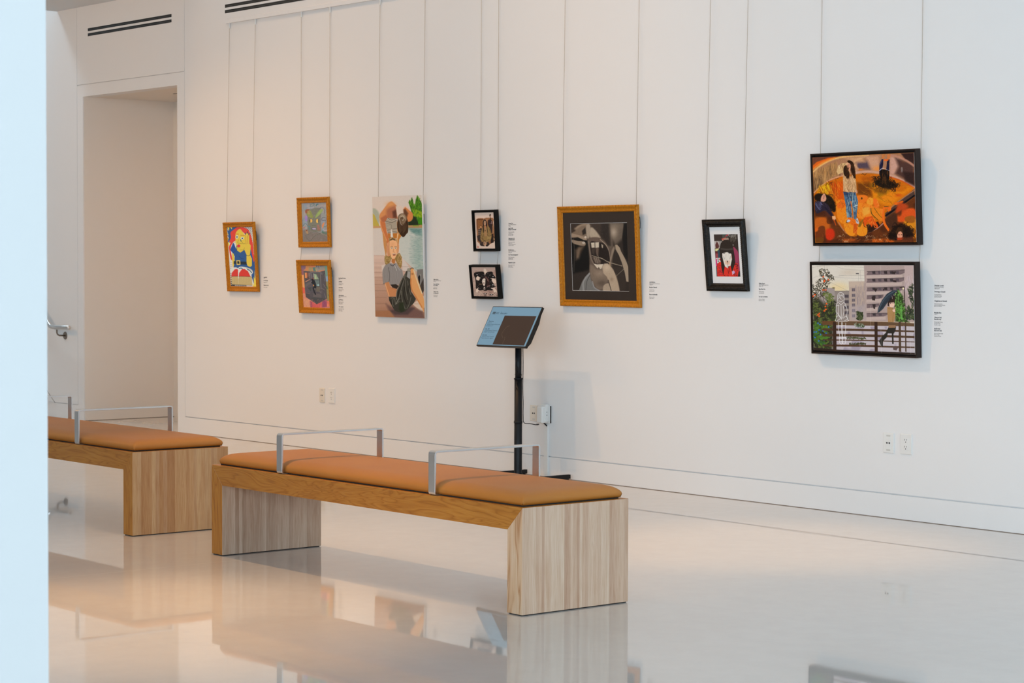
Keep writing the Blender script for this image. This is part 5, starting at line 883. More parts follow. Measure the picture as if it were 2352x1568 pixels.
def art_umbrella(rect):
    a = Art(rect, [(95, 112), (1560, 118), (1567, 1407), (110, 1340)], 340, 310, (214, 206, 192), 20)
    P, Ln, E = a.poly, a.line, a.ell
    a.glow(480, 440, 160, 80, (226, 200, 140), .7); a.glow(640, 220, 160, 50, (196, 178, 156), .5)
    for q in ([(100, 150), (180, 130), (280, 120)], [(170, 130), (400, 118), (560, 170), (850, 190)], [(110, 300), (220, 262), (400, 280), (560, 260)], [(560, 130), (850, 150)], [(480, 260), (850, 262)], [(420, 290), (850, 310)], [(360, 360), (600, 480)], [(275, 120), (275, 180)], [(310, 130), (316, 220)], [(180, 130), (182, 165)], [(790, 190), (800, 350)], [(770, 230), (760, 350)], [(340, 380), (345, 440)]): Ln(q, 3, (150, 140, 130), .7)
    P([(728, 230), (770, 230), (770, 243), (728, 243)], (84, 80, 82)); Ln([(330, 230), (400, 260)], 3, (150, 140, 130))
    # buildings
    P([(170, 560), (260, 445), (420, 440), (425, 920), (180, 900)], (160, 148, 142), soft=6); P([(420, 490), (630, 486), (630, 920), (420, 920)], (146, 134, 126), soft=5); Ln([(420, 488), (630, 486)], 6, (110, 100, 90)); E(405, 442, 20, 9, (120, 104, 60))
    for y in (540, 620, 700, 780): P([(560, y), (620, y), (620, y + 44), (560, y + 44)], (84, 76, 80), soft=6)
    P([(628, 352), (860, 350), (870, 920), (630, 920)], (178, 158, 144), soft=4); P([(628, 352), (860, 350), (860, 420), (628, 430)], (192, 172, 154), soft=30)
    for i, y in enumerate((470, 550, 620, 690, 770, 845)): P([(668, y - 20), (712, y - 22), (712, y + 20), (668, y + 22)], (104, 94, 100), soft=6); Ln([(690, y - 20), (690, y + 20)], 4, (150, 138, 138))
    a.dabs(60, [(720, 400), (850, 400), (860, 900), (720, 900)], 90, 8, [(160, 146, 146), (140, 128, 132)], ang=(80, 100), a=.5)
    P([(845, 118), (1560, 120), (1562, 940), (865, 915)], (172, 152, 144), soft=4); P([(1425, 120), (1560, 120), (1562, 700), (1430, 500)], (186, 164, 158), soft=20)
    for i, (y, w) in enumerate(((215, 1430), (325, 1420), (450, 1420), (565, 1120), (690, 1060), (820, 1180))):
        P([(905 - i * 6, y - 12), (w, y - 36 + i * 4), (w, y + 12), (w - 60, y + 36), (880, y + 44)], (122, 104, 104), soft=5); Ln([(890, y - 8), (w, y - 32 + i * 4)], 8, (84, 72, 72)); P([(875, y + 46), (w - 30, y + 36), (w - 30, y + 80), (872, y + 90)], (188, 168, 158), soft=6)
        for k in range(5): x = 960 + k * 85; (x < w - 50) and P([(x, y - 12), (x + 46, y - 14), (x + 50, y + 26), (x + 8, y + 24)], [(66, 58, 60), (92, 80, 84), (60, 50, 50)][k % 3], soft=5)
    for q in ([(975, 452), (1040, 450), (1010, 505)], [(1110, 455), (1140, 455), (1125, 490)], [(950, 570), (1005, 560), (1000, 625), (960, 620)], [(1240, 205), (1310, 205), (1290, 245), (1250, 240)], [(1250, 330), (1310, 335), (1310, 365), (1270, 360)], [(970, 690), (1000, 680), (1000, 750), (975, 740)]): P(q, (58, 48, 46), soft=5)
    Ln([(1085, 120), (1085, 260)], 4, (206, 190, 180), .7); P([(640, 700), (860, 690), (860, 915), (640, 920)], (170, 160, 168), soft=60, a=.4)
    a.dabs(50, [(1430, 300), (1560, 300), (1560, 700), (1440, 700)], 90, 8, [(160, 140, 150), (206, 190, 190)], ang=(70, 110), a=.4)
    # snow ground and planting
    P([(105, 930), (1563, 950), (1567, 1407), (110, 1340)], (190, 181, 184), soft=6); a.mottle(22, 10, (130, 118, 140), .6, .12, .5, [(240, 1000), (1563, 1000), (1567, 1400), (240, 1340)], 10)
    G1, G2, G3 = (60, 66, 40), (84, 96, 46), (42, 44, 34)
    P([(98, 640), (200, 600), (300, 700), (420, 620), (440, 920), (400, 1000), (380, 1340), (112, 1330)], (62, 62, 46), soft=50)
    a.dabs(520, [(98, 560), (160, 560), (210, 760), (330, 620), (430, 640), (440, 930), (380, 1000), (360, 1330), (112, 1330)], 34, 15, [G1, G2, G3, (106, 116, 60), (50, 54, 38)], a=.85)
    for q in ([(200, 180), (220, 250), (280, 330), (260, 390)], [(290, 180), (300, 240), (380, 300), (420, 330)], [(105, 430), (160, 400), (250, 370), (330, 380)], [(110, 480), (170, 450), (240, 520), (320, 500)], [(150, 350), (190, 400), (150, 520), (130, 640)], [(400, 290), (330, 350), (240, 420), (150, 560)], [(240, 560), (280, 600), (330, 640)], [(250, 520), (260, 620), (300, 700), (200, 790)]): Ln(q, 6, (70, 60, 48))
    a.dabs(230, [(200, 170), (320, 170), (420, 300), (330, 400), (280, 540), (110, 640), (98, 400), (220, 300)], 26, 9, [(70, 66, 50), (50, 48, 40), (96, 84, 60)], a=.85); a.dabs(60, [(250, 520), (330, 500), (400, 560), (390, 640), (320, 640)], 30, 12, [(110, 120, 60), (80, 96, 50)], a=.8)
    for x, y in ((258, 280), (275, 335), (332, 325), (270, 350), (255, 470), (290, 470), (135, 540), (108, 562), (300, 670), (285, 710), (290, 752), (268, 772), (195, 812), (175, 830), (195, 850), (258, 992), (255, 1010), (292, 1004)): P([(x - 16, y + 8), (x - 2, y - 14), (x + 16, y - 2), (x + 6, y + 12)], (226, 92, 40), soft=5)
    a.dabs(90, [(110, 930), (200, 960), (340, 1000), (330, 1140), (260, 1300), (112, 1200)], 40, 20, [(86, 128, 46), (60, 100, 50), (76, 110, 40)], a=.8)
    for x, y in ((175, 950), (205, 968), (190, 1048), (330, 1005), (120, 1078), (150, 1075), (210, 1115), (260, 1120), (292, 1095), (325, 1120), (130, 1155), (185, 1205), (262, 1195), (262, 1262), (245, 1060)): P([(x - 14, y + 4), (x, y - 14), (x + 15, y), (x + 2, y + 13)], (56, 110, 180), soft=5)
    a.dabs(80, [(735, 790), (820, 780), (820, 900), (735, 900)], 26, 12, [(48, 56, 34), (80, 88, 56)], a=.85); P([(1280, 700), (1330, 470), (1400, 560), (1420, 900), (1380, 940), (1290, 930)], (62, 84, 44), soft=30)
    a.dabs(300, [(1270, 560), (1340, 470), (1410, 640), (1440, 900), (1500, 960), (1340, 950), (1290, 800)], 36, 16, [(58, 78, 36), (92, 140, 60), (44, 50, 34), (110, 160, 76)], a=.8); a.dabs(140, [(1480, 480), (1545, 360), (1562, 900), (1450, 900), (1440, 740), (1530, 700)], 40, 14, [(56, 66, 48), (70, 84, 50), (44, 46, 40)], a=.8); Ln([(1375, 700), (1385, 900)], 22, (110, 180, 84), .7)
    # street lamp
    Ln([(1428, 700), (1422, 430), (1360, 440)], 12, (58, 42, 44), smooth=False); E(1408, 452, 12, 15, (250, 224, 180), soft=8); Ln([(1430, 640), (1450, 860)], 7, (84, 70, 76))
    # fence
    BR, BD = (84, 62, 44), (62, 44, 34)
    P([(230, 920), (1000, 925), (1180, 935), (1560, 955), (1563, 1000), (1000, 990), (240, 975)], (104, 80, 58), soft=5); Ln([(600, 918), (1180, 932), (1560, 950)], 7, (186, 160, 140)); P([(240, 920), (430, 920), (430, 960), (250, 970)], (106, 74, 46), soft=10)
    for y0, y1 in ((1030, 1062), (1108, 1145), (1188, 1206), (1262, 1290)):
        P([(240, y0 - 6), (700, y0), (1563, y0 + 30), (1563, y1 + 22), (700, y1), (240, y1 - 6)], BR, soft=5); Ln([(430, y0 + 2), (1000, y0 + 8)], 6, (116, 70, 50), .7)
    P([(112, 1300), (440, 1330), (1000, 1356), (1567, 1380), (1567, 1407), (110, 1345)], (52, 40, 34), soft=6)
    for x, w in ((1010, 22), (415, 24), (1352, 17), (1436, 9)): P([(x - w, 930), (x + w, 935), (x + w, 1368), (x - w, 1360)], BD if w > 20 else (84, 66, 52), soft=5)
    a.dabs(60, [(700, 950), (840, 960), (840, 1010), (710, 1010)], 24, 10, [(60, 70, 44), (150, 160, 140)], a=.8); a.dabs(70, [(590, 1150), (860, 1160), (860, 1180), (590, 1175)], 20, 9, [(70, 76, 40)], a=.8); a.dabs(70, [(620, 1240), (860, 1235), (860, 1260), (620, 1262)], 20, 9, [(66, 66, 40)], a=.8)
    # umbrella figure
    P([(1195, 1000), (1300, 1000), (1290, 1060), (1260, 1110), (1262, 1250), (1240, 1250), (1235, 1100), (1180, 1100), (1160, 1160), (1110, 1210), (1105, 1290), (1085, 1290), (1050, 1210), (1090, 1150), (1150, 1090)], (50, 46, 40), soft=5); P([(1250, 1290), (1330, 1300), (1300, 1345), (1255, 1335)], (96, 80, 76), soft=6); P([(1190, 980), (1290, 980), (1290, 1020), (1190, 1020)], (150, 116, 84), soft=5)
    P([(1175, 720), (1240, 715), (1285, 760), (1290, 850), (1270, 935), (1185, 940), (1175, 800)], (170, 132, 86), soft=5); Ln([(1240, 720), (1262, 780), (1250, 930)], 5, (130, 96, 60)); Ln([(1190, 740), (1240, 740)], 7, (146, 110, 70)); P([(1245, 760), (1285, 745), (1292, 790), (1262, 790)], (222, 184, 164), soft=5); P([(1195, 640), (1260, 620), (1282, 680), (1262, 720), (1210, 715)], (228, 190, 168), soft=5, smooth=True); P([(1180, 700), (1182, 640), (1205, 600), (1240, 560), (1285, 560), (1285, 680), (1270, 650), (1205, 660), (1205, 712)], (56, 40, 34), soft=5); E(1224, 668, 8, 6, (60, 40, 40)); E(1258, 664, 7, 5, (60, 40, 40)); Ln([(1290, 720), (1285, 760)], 9, (206, 160, 120))
    P([(1030, 805), (1050, 720), (1100, 620), (1170, 530), (1250, 480), (1330, 475), (1270, 540), (1210, 610), (1120, 740), (1060, 795)], (54, 62, 70), soft=4, smooth=False); P([(1210, 600), (1260, 540), (1275, 560), (1250, 600), (1190, 660)], (44, 38, 38), soft=5); Ln([(1040, 790), (1110, 640), (1200, 540), (1310, 480)], 7, (96, 112, 122), .8); Ln([(1050, 780), (1160, 640), (1300, 490)], 5, (36, 42, 50)); Ln([(1250, 490), (1255, 470)], 7, (60, 60, 66)); Ln([(1245, 560), (1250, 600)], 5, (190, 170, 160))
    # white outline figure
    WH = (232, 228, 224)
    for q in ([(463, 640), (462, 560), (480, 520), (512, 508), (545, 530), (555, 580), (552, 650)], [(480, 570), (490, 540), (510, 560), (525, 540), (545, 580)], [(475, 600), (495, 570), (500, 600)], [(485, 630), (510, 645), (540, 620)], [(500, 600), (520, 605)], [(463, 650), (445, 690), (438, 760), (445, 850), (425, 915)], [(552, 650), (580, 690), (598, 780), (590, 850), (615, 915)], [(470, 650), (510, 680), (550, 650)], [(480, 690), (470, 760), (480, 850), (520, 880)], [(540, 700), (550, 780), (530, 880)], [(510, 680), (512, 900)], [(425, 915), (460, 930), (520, 925), (580, 928), (620, 912)], [(440, 860), (480, 840), (500, 880), (450, 915)], [(540, 880), (580, 850), (600, 890), (560, 915)], [(470, 935), (472, 1050), (488, 1140), (480, 1210), (500, 1250), (520, 1245), (522, 1150), (515, 1040), (518, 940)], [(525, 940), (527, 1150), (530, 1240), (560, 1250), (572, 1200), (562, 1130), (572, 1050), (576, 950)], [(480, 1160), (520, 1165)], [(530, 1160), (572, 1160)], [(485, 1205), (518, 1210)], [(535, 1210), (568, 1205)], [(450, 700), (480, 690)], [(560, 690), (590, 720)], [(455, 800), (470, 830)], [(470, 985), (515, 990)], [(530, 985), (572, 985)]):
        Ln(q, 6, WH, .95)
    for q in ([(1080, 1000), (1085, 1390)], [(770, 1200), (780, 1330)], [(1410, 980), (1412, 1300)], [(930, 700), (935, 1000)], [(1500, 1200), (1508, 1395)]): Ln(q, 2.5, (226, 218, 214), .7)
    a.grain(3); return a

# ------------------------------------------------------------------ hang the pictures
def gold_wave(s, ln):
    n = max(3, round(ln / 0.03)); q = s / ln * n
    return math.sin(2 * math.pi * q) * (0.7 + 0.3 * math.sin(2 * math.pi * q * 2.0))
def rope_wave(s, ln):
    n = max(3, round(ln / 0.012)); return math.sin(2 * math.pi * s / ln * n)
def gold_frame(W, L, w, t, parent):
    prof = [(0.012, 0, 0), (0, 0.002, 0), (0, t * .80, 0), (w * .06, t * .95, 0), (w * .14, t, .003), (w * .28, t * .97, .003), (w * .36, t * .8, 0), (w * .44, t * .70, 0), (w * .58, t * .52, 0), (w * .74, t * .56, 0), (w * .82, t * .62, 0), (w * .90, t * .55, .001), (w, t * .28, 0), (w, 0.001, 0)]
    return obj('frame', frame_mesh(W, L, prof, w, 0.004 if L < .6 else .006, gold_wave), M_GOLD, parent)
def back_board(W, L, parent):
    return obj('backing', B(-W / 2 + .012, W / 2 - .012, -.003, -.0002, .012, L - .012), M_BACK, parent)
def picture(root, a, label, group=None):
    return thing('picture', root, label, 'picture', group, rot=(a, 0, 0))
def wire_loop(parent, x, z):
    bm = bmesh.new(); tube(bm, [(x - .01, -.004, z + .05), (x + .008, -.003, z + .035), (x + .010, -.003, z), (x + .008, -.003, z - .03), (x - .01, -.004, z - .04)], .0016, 6)
    obj('hanging_wire', bm, M_BLACK, parent, smooth=True)

W1, W3, W4, W5, W6, W7 = (212, 192, 174), (213, 196, 180), (212, 198, 184), (208, 200, 192), (210, 204, 199), (212, 212, 210)
PK = dict(rough=0.7, spec=0.1); GL = dict(rough=0.6, spec=0.1, coat=0.2, coat_r=0.02)

t = picture((-14.4618, -.005, 1.1857), .0775, 'gold-framed cartoon of a red-haired yellow figure in a blue dress and red shoes')
gold_frame(.458, .551, .040, .020, t); back_board(.458, .551, t); wire_loop(t, .225, .44)
art_cartoon((-.190, .190, .034, .516)).build('artwork', .004, t, W1, PK)
t = picture((-13.4552, -.005, 1.5309), .047, 'upper small gold-framed picture of a grey-green horned creature')
gold_frame(.422, .379, .043, .022, t); back_board(.422, .379, t)
art_creature((-.172, .172, .036, .344)).build('artwork', .004, t, W1, GL)
t = picture((-13.4348, -.005, 1.0322), .0734, 'lower small gold-framed picture of a dark figure bending in a grey room, orange border')
gold_frame(.444, .405, .044, .022, t); back_board(.444, .405, t); wire_loop(t, .218, .31)
art_room((-.182, .182, .034, .3685)).build('artwork', .004, t, W1, GL)
t = picture((-12.3667, -.005, 1.0230), .0331, 'tall unframed canvas of a child bending over a girl seated on a lakeside deck')
ar = art_lake((-.2975, .2975, 0, .871)); ar.build('canvas', .018, t, W3, dict(rough=0.8, spec=0.1), edge=.0175, gam=1.08)
wire_loop(t, .292, .70)

def floater(W, L, t_, cw, parent, m, drop, lip):
    bm = bmesh.new()
    box(bm, -W / 2, W / 2, -t_, 0, 0, lip); box(bm, -W / 2, W / 2, -t_, 0, L - lip, L); box(bm, -W / 2, -W / 2 + lip, -t_, 0, lip, L - lip); box(bm, W / 2 - lip, W / 2, -t_, 0, lip, L - lip)
    obj('frame', bm, m, parent, bevel=.0008); obj('tray', B(-W / 2 + lip, W / 2 - lip, -.012, -.004, lip, L - lip), m, parent)
t = picture((-11.3671, -.005, 1.4967), .0657, 'upper black box-framed sepia picture of a long-haired figure seated in a robe')
floater(.247, .2812, .040, 0, t, M_FRBLACK, 0, .009)
art_seated((-.1065, .1065, .018, .2635)).build('canvas', .026, t, W4, PK, edge=.013)
t = picture((-11.3612, -.005, 1.1745), .1147, 'lower black box-framed picture of a face ringed by pointing hands and eyes')
floater(.296, .2329, .040, 0, t, M_FRBLACK, 0, .009)
art_hands((-.134, .134, .0165, .2165)).build('canvas', .028, t, W4, PK, edge=.015)

t = picture((-10.2175, -.005, 1.1371), .0484, 'large gold-framed dark drawing of a wide open mouth and fingers holding a thread')
gold_frame(.768, .647, .042, .022, t); back_board(.768, .647, t); wire_loop(t, .381, .53)
art_mouth((-.269, .2705, .1025, .534)).build('artwork', .0045, t, W5, dict(rough=0.5, spec=0.1, coat=0.25, coat_r=0.02))
bm = bmesh.new(); ring_flat(bm, .344, .033, .613, -.2705, .2712, .101, .5355, .006, .001); obj('mount', bm, M_MATD, t)
bm = bmesh.new(); ring_flat(bm, .2708, .1005, .536, -.269, .2707, .1025, .534, .0056, .0008); obj('mount_bevel', bm, M_MATW, t)

t = picture((-9.072, -.005, 1.2512), .1048, 'black ornate framed picture of a black-fringed figure in red, white mount')
Wd, Ln_, w, tt = .348, .431, .0465, .026
prof = [(0.012, 0, 0), (0, .002, 0), (0, tt * .7, 0), (w * .10, tt * .78, 0), (w * .14, tt * .62, 0), (w * .30, tt * .98, .0009), (w * .48, tt, .0009), (w * .60, tt * .60, 0), (w * .66, tt * .5, 0), (w * .74, tt * .62, 0), (w * .86, tt * .5, .0012), (w * .95, tt * .30, .0005), (w, tt * .15, 0), (w, 0.001, 0)]
obj('frame', frame_mesh(Wd, Ln_, prof, w, .0022, rope_wave), M_ORN, t); back_board(Wd, Ln_, t)
art_fringe((-.0946, .1056, .0863, .3405)).build('artwork', .0033, t, W6, dict(rough=0.7, spec=0.1))
bm = bmesh.new(); ring_flat(bm, .130, .044, .384, -.0946, .1056, .0863, .3405, .0042, .001); obj('mount', bm, M_MATW, t)

t = picture((-7.9767, -.005, 1.5192), .0599, 'upper dark box-framed orange painting of a figure in jeans standing in a soup pan')
floater(.769, .5243, .042, 0, t, M_FRBROWN, 0, .009)
art_pot((-.3705, .3705, .0165, .5035)).build('canvas', .0385, t, W7, PK, edge=.026, gam=1.2)
t = picture((-7.9808, -.005, .9024), .0411, 'lower dark box-framed painting of a figure with umbrella by a fence and flats')
floater(.7728, .5252, .042, 0, t, M_FRBROWN, 0, .009)
art_umbrella((-.3722, .3722, .0185, .5064)).build('canvas', .0385, t, W7, PK, edge=.026)

# cords: (x, end y, end z, label, optional bend behind the upper picture of a pair)
for a in ((-14.668, -.040, 1.728, 'left cord holding the red-haired cartoon picture'), (-14.290, -.040, 1.728, 'right cord holding the red-haired cartoon picture'),
          (-13.645, -.020, 1.42, 'left cord of the two stacked small gold frames', [(-.014, 1.93), (-.0085, 1.53)]), (-13.262, -.020, 1.42, 'right cord of the two stacked small gold frames', [(-.014, 1.93), (-.0085, 1.53)]),
          (-12.625, -.026, 1.888, 'left cord holding the tall unframed canvas'), (-12.085, -.026, 1.888, 'right cord holding the tall unframed canvas'),
          (-11.450, -.020, 1.395, 'left cord of the two small black box frames', [(-.014, 1.79), (-.012, 1.48)]), (-11.262, -.020, 1.395, 'right cord of the two small black box frames', [(-.014, 1.79), (-.012, 1.48)]),
          (-10.575, -.030, 1.778, 'left cord holding the large gold-framed mouth drawing'), (-9.868, -.030, 1.778, 'right cord holding the large gold-framed mouth drawing'),
          (-9.232, -.046, 1.672, 'left cord holding the black ornate frame'), (-8.918, -.046, 1.672, 'right cord holding the black ornate frame'),
          (-8.338, -.022, 1.420, 'left cord of the orange and umbrella paintings', [(-.016, 2.04), (-.015, 1.5)]), (-7.604, -.022, 1.420, 'right cord of the orange and umbrella paintings', [(-.016, 2.04), (-.015, 1.5)])):
    cord(*a)

# ------------------------------------------------------------------ lettering on the wall
def lettering(parent_bm, txt, x, z, width, height, bold, y, mi, M=None):
    cu = bpy.data.curves.new('t', 'FONT'); cu.body = txt; cu.size = 1.0; cu.offset = 0.025 if bold else 0.004; cu.resolution_u = 2
    ob = bpy.data.objects.new('t', cu); COL.objects.link(ob); dg = bpy.context.evaluated_depsgraph_get(); dg.update()
    me = bpy.data.meshes.new_from_object(ob.evaluated_get(dg)); bpy.data.objects.remove(ob); bpy.data.curves.remove(cu)
    xs = [v.co.x for v in me.vertices]; w0 = max(xs) - min(xs); k = width / w0; x0 = min(xs); n0 = len(parent_bm.verts); f0 = len(parent_bm.faces)
    parent_bm.from_mesh(me); parent_bm.verts.ensure_lookup_table(); parent_bm.faces.ensure_lookup_table()
    for v in parent_bm.verts[n0:]: v.co = Vector((x + (v.co.x - x0) * k, y, z + (v.co.y - .33) * height))
    for f in parent_bm.faces[f0:]: f.material_index = mi
    bpy.data.meshes.remove(me)
def wall_label(x, z0, lines, label):
    t = thing('wall_label', (x, 0, z0), label, 'wall label', None)
    for (z, w, b, s) in lines:
        bm = bmesh.new(); lettering(bm, s, 0, z - z0, w, .0115 if b else .0085, b, -.0006, 0)
        obj('heading_line' if b else 'small_print_line', bm, M_INK if b else M_INK2, t)
def zl(spec, words): return [(z, w, b, s) for (z, w, b), s in zip(spec, words)]
wall_label(-14.19, 1.30, zl([(1.3, .049, 1), (1.2902, .017, 0), (1.2746, .061, 1), (1.2589, .051, 0), (1.2378, .071, 1), (1.2222, .053, 0)],
    ['Ayesha Ali', 'USA', 'Looking Shy', 'Digital print', 'Mirada tímida', 'Arte digital']), 'small printed wall text right of the red-haired cartoon')
wall_label(-13.163, 1.30, zl([(1.3001, .091, 1), (1.2906, .019, 0), (1.2745, .045, 1), (1.2591, .06, 0), (1.2518, .045, 0), (1.2297, .052, 1), (1.2139, .063, 0), (1.2064, .039, 0), (1.1715, .068, 1), (1.1633, .101, 0), (1.1558, .024, 0), (1.1388, .057, 1), (1.1226, .061, 0), (1.1147, .047, 0), (1.1082, .048, 0), (1.0867, .06, 1), (1.071, .068, 0), (1.0635, .039, 0), (1.056, .05, 0)],
    ['Emma Randall Treadway', 'Grade', 'Jackalope', 'Oil pastel drawing', 'on toned paper', 'Liebre de fuego', 'Dibujo al pastel', 'sobre papel', 'Olivia Robinson', 'Grade 12, Interlochen Arts Academy', 'Austin', 'Just Wait Up', 'Mixed media, collage', 'Printed fabric', 'on board', 'Ven y espera', 'Técnica mixta, collage', 'Tela sobre', 'tabla y papel']), 'long printed wall text right of the two small gold frames')
wall_label(-11.997, 1.299, zl([(1.299, .057, 1), (1.2904, .086, 0), (1.2836, .026, 0), (1.2664, .065, 1), (1.257, .05, 1), (1.2413, .043, 0), (1.2344, .042, 0), (1.2131, .056, 1), (1.2028, .057, 1), (1.1877, .049, 0), (1.1791, .045, 0)],
    ['Jolee Larson', 'Grade 11, Lakeview High School', 'Plano, TX', 'Feet and Roots', 'in Low Blue', 'Oil on canvas', 'Mixed media', 'Cuerpo y raíces', 'en el agua azul', 'Óleo sobre tela', 'Técnica mixta']), 'printed wall text right of the tall unframed canvas')
wall_label(-11.165, 1.682, zl([(1.682, .047, 1), (1.6739, .08, 0), (1.6657, .023, 0), (1.6494, .046, 1), (1.6403, .081, 1), (1.624, .059, 0), (1.616, .045, 0), (1.608, .052, 0), (1.602, .051, 0), (1.5816, .064, 1), (1.5725, .064, 1), (1.5568, .067, 0), (1.5493, .039, 0), (1.5418, .076, 0), (1.5342, .054, 0), (1.5037, .058, 1), (1.4955, .08, 0), (1.4869, .037, 0), (1.4707, .101, 1), (1.4546, .062, 0), (1.447, .046, 0), (1.4397, .05, 0), (1.4186, .073, 1), (1.4023, .067, 0), (1.3954, .04, 0), (1.3876, .05, 0)],
    ['Gwang Yeo', 'Grade 11, Daegu International', 'Daegu', 'Stay for Me', 'Because I am Still Self', 'Acrylic, ink painting', 'College of Fine', 'Arts and Design', 'Gift of the artist', 'Llegue para mí si', 'de descanso aún', 'Tinta china en lienzo', 'Papel y hilo', 'Colección de la artista en', 'casa de la artista', 'Eva Bannerman', 'Grade 12, International School', 'Seattle, WA', 'Can I Trust and Judgement?', 'Acrylic, ink painting', 'College Press', 'Gift of the artist', 'Imaginando y juicio', 'Tinta en lienzo suave', 'Papel y tela', 'de la artista']), 'long printed wall text right of the upper black box frame')
wall_label(-9.775, 1.298, zl([(1.2983, .052, 1), (1.2889, .094, 0), (1.2819, .034, 0), (1.2655, .068, 1), (1.2494, .044, 0), (1.2416, .044, 0), (1.221, .073, 1), (1.2053, .047, 0), (1.1975, .044, 0)],
    ['Jade Martinez', 'Grade 11, Leonardtown Alex Hay Campus', 'Lindale, TX', 'Mouth in Charcoal', 'Charcoal drawing', 'and white pencil', 'Boca en carboncillo', 'Dibujo en carbón', 'y lápiz blanco']), 'printed wall text right of the large gold frame')
wall_label(-8.831, 1.2975, zl([(1.2975, .048, 1), (1.2889, .077, 0), (1.281, .035, 0), (1.2645, .052, 1), (1.2495, .042, 0), (1.2416, .044, 0), (1.2204, .072, 1), (1.2046, .047, 0), (1.1972, .048, 0)],
    ['Kailey Stuart', 'Grade 11, Mansfield High School', 'Plano, TX', "Eyes Don't Lie", 'Painting, Digital', 'and inkjet print', 'Los ojos no mienten', 'Pintura, Digital', 'Impresión de tinta']), 'printed wall text right of the black ornate frame')
wall_label(-7.514, 1.2975, zl([(1.2975, .062, 1), (1.2884, .063, 0), (1.2814, .034, 0), (1.2647, .074, 1), (1.2491, .046, 0), (1.2416, .051, 0), (1.2355, .045, 0), (1.2144, .086, 1), (1.1986, .055, 0), (1.1913, .074, 0), (1.1854, .051, 0), (1.1505, .048, 1), (1.1419, .02, 0), (1.125, .051, 1), (1.1154, .048, 1), (1.0998, .058, 0), (1.0921, .043, 0), (1.0846, .043, 0), (1.0638, .043, 1), (1.0536, .053, 1), (1.0382, .062, 0), (1.0309, .037, 0), (1.0232, .048, 0)],
    ['Elizabeth Lendel', 'Grade 12, Parish Academy', 'Little Rock, AR', 'Drowning in Gumachi', 'Oil painting, Illustration', 'Savannah School of Design', 'Moore Career Institute', 'Ahogándose en Gumachi', 'Óleo de la ilustración', 'Escuela Internacional de Diseño', 'Moore en la institución', 'Michelle Kim', 'Grade 12', 'I chose to look', 'the other way', 'Painting, Digital Painting', 'Drawing & Collage', 'Amsterdam, Georgia', 'decidí mirar', 'hacia otro lado', 'Pintura en Dibujo digital', 'Dibujo y Collage', 'Amsterdam, Georgia']), 'long printed wall text right of the umbrella painting')

# ------------------------------------------------------------------ sockets
def plate(x0, x1, z0, z1, label, kind, m, group=None):
    t = thing('wall_socket', ((x0 + x1) / 2, 0, (z0 + z1) / 2), label, 'wall socket', group); w, h = (x1 - x0) / 2, (z1 - z0) / 2
    bm = bmesh.new(); prism(bm, [(0, -h), (-.004, -h + .001), (-.0065, -h + .004), (-.0065, h - .004), (-.004, h - .001), (0, h)], -w, w); obj('cover_plate', bm, m, t, bevel=.0008)
    if kind == 'duplex':
        ins = obj('insert', B(-.0165, .0165, -.0080, -.006, -.034, .034), m, t, bevel=.0005)
        for zc in (.019, -.019):
            bm = bmesh.new(); box(bm, -.0075, -.0050, -.0085, -.0078, zc + .001, zc + .010); box(bm, .0050, .0072, -.0085, -.0078, zc + .002, zc + .009); tube(bm, [(0, -.0086, zc - .007), (0, -.0078, zc - .007)], .0028, 10); obj('contact_holes', bm, M_HOLE, ins)
    else:
        ins = obj('insert', B(-.0165, .0165, -.0078, -.006, -.034, .034), m, t, bevel=.0005)
        for xc in (-.0085, .0085):
            bm = bmesh.new(); tube(bm, [(xc, -.0088, 0), (xc, -.0076, 0)], .0052, 14); obj('data_port', bm, M_HOLE, ins)
        bm = bmesh.new()
        for zc in (.040, -.040): box(bm, -.014, .014, -.0069, -.0064, zc - .004, zc + .004)
        obj('label_window', bm, mat('clear_label_strip', (.62, .60, .56), .2), t)
    return t
plate(-13.410, -13.340, .359, .468, 'ivory twin data socket below the two small gold frames', 'data', M_IVORY)
plate(-13.289, -13.208, .359, .473, 'white power socket beside the ivory data socket', 'duplex', M_WHITE)
plate(-10.926, -10.850, .362, .470, 'ivory data socket behind the screen stand, left of the white adapter', 'data', M_IVORY)
plate(-7.861, -7.787, .364, .477, 'white twin data socket under the umbrella painting, left of the pair', 'data', M_WHITE)
plate(-7.738, -7.660, .364, .479, 'white power socket under the umbrella painting, right of the pair', 'duplex', M_WHITE)
t = thing('power_adapter', (-10.76, 0, .417), 'bulky white power adapter plugged into the wall behind the screen stand', 'power adapter')
obj('cover_plate', B(-.045, .045, -.008, 0, -.060, .058), M_WHITE, t, bevel=.002)
obj('dark_gasket', B(.044, .0475, -.009, -.001, -.058, .056), M_HOLE, t)
obj('adapter_body', B(-.034, .020, -.060, -.008, -.057, .052), M_WHITE, t, bevel=.006)
bm = bmesh.new(); tube(bm, [(.004, -.030, -.056), (.014, -.022, -.068), (.019, -.014, -.078)], .0045, 8); obj('plug_tail', bm, M_BLACK, t, smooth=True)
sp = obj('splitter', B(-.030, .030, -.034, -.008, -.048, .066), M_WHITE, t, bevel=.003)
bm = bmesh.new()
for zc in (.012, -.008): box(bm, .0300, .0306, -.027, -.022, zc, zc + .006)
obj('contact_holes', bm, M_HOLE, sp)
t = thing('cable_trunking', (-10.755, 0, 0), 'narrow white cable trunking running down from the white adapter to the floor', 'cable trunking')
obj('channel', B(-.019, .019, -.012, 0, 0, .346), M_WHITE, t, bevel=.0015)
obj('lip', B(-.0185, .0185, -.0135, -.0118, .003, .343), M_WHITE, t, bevel=.0006)

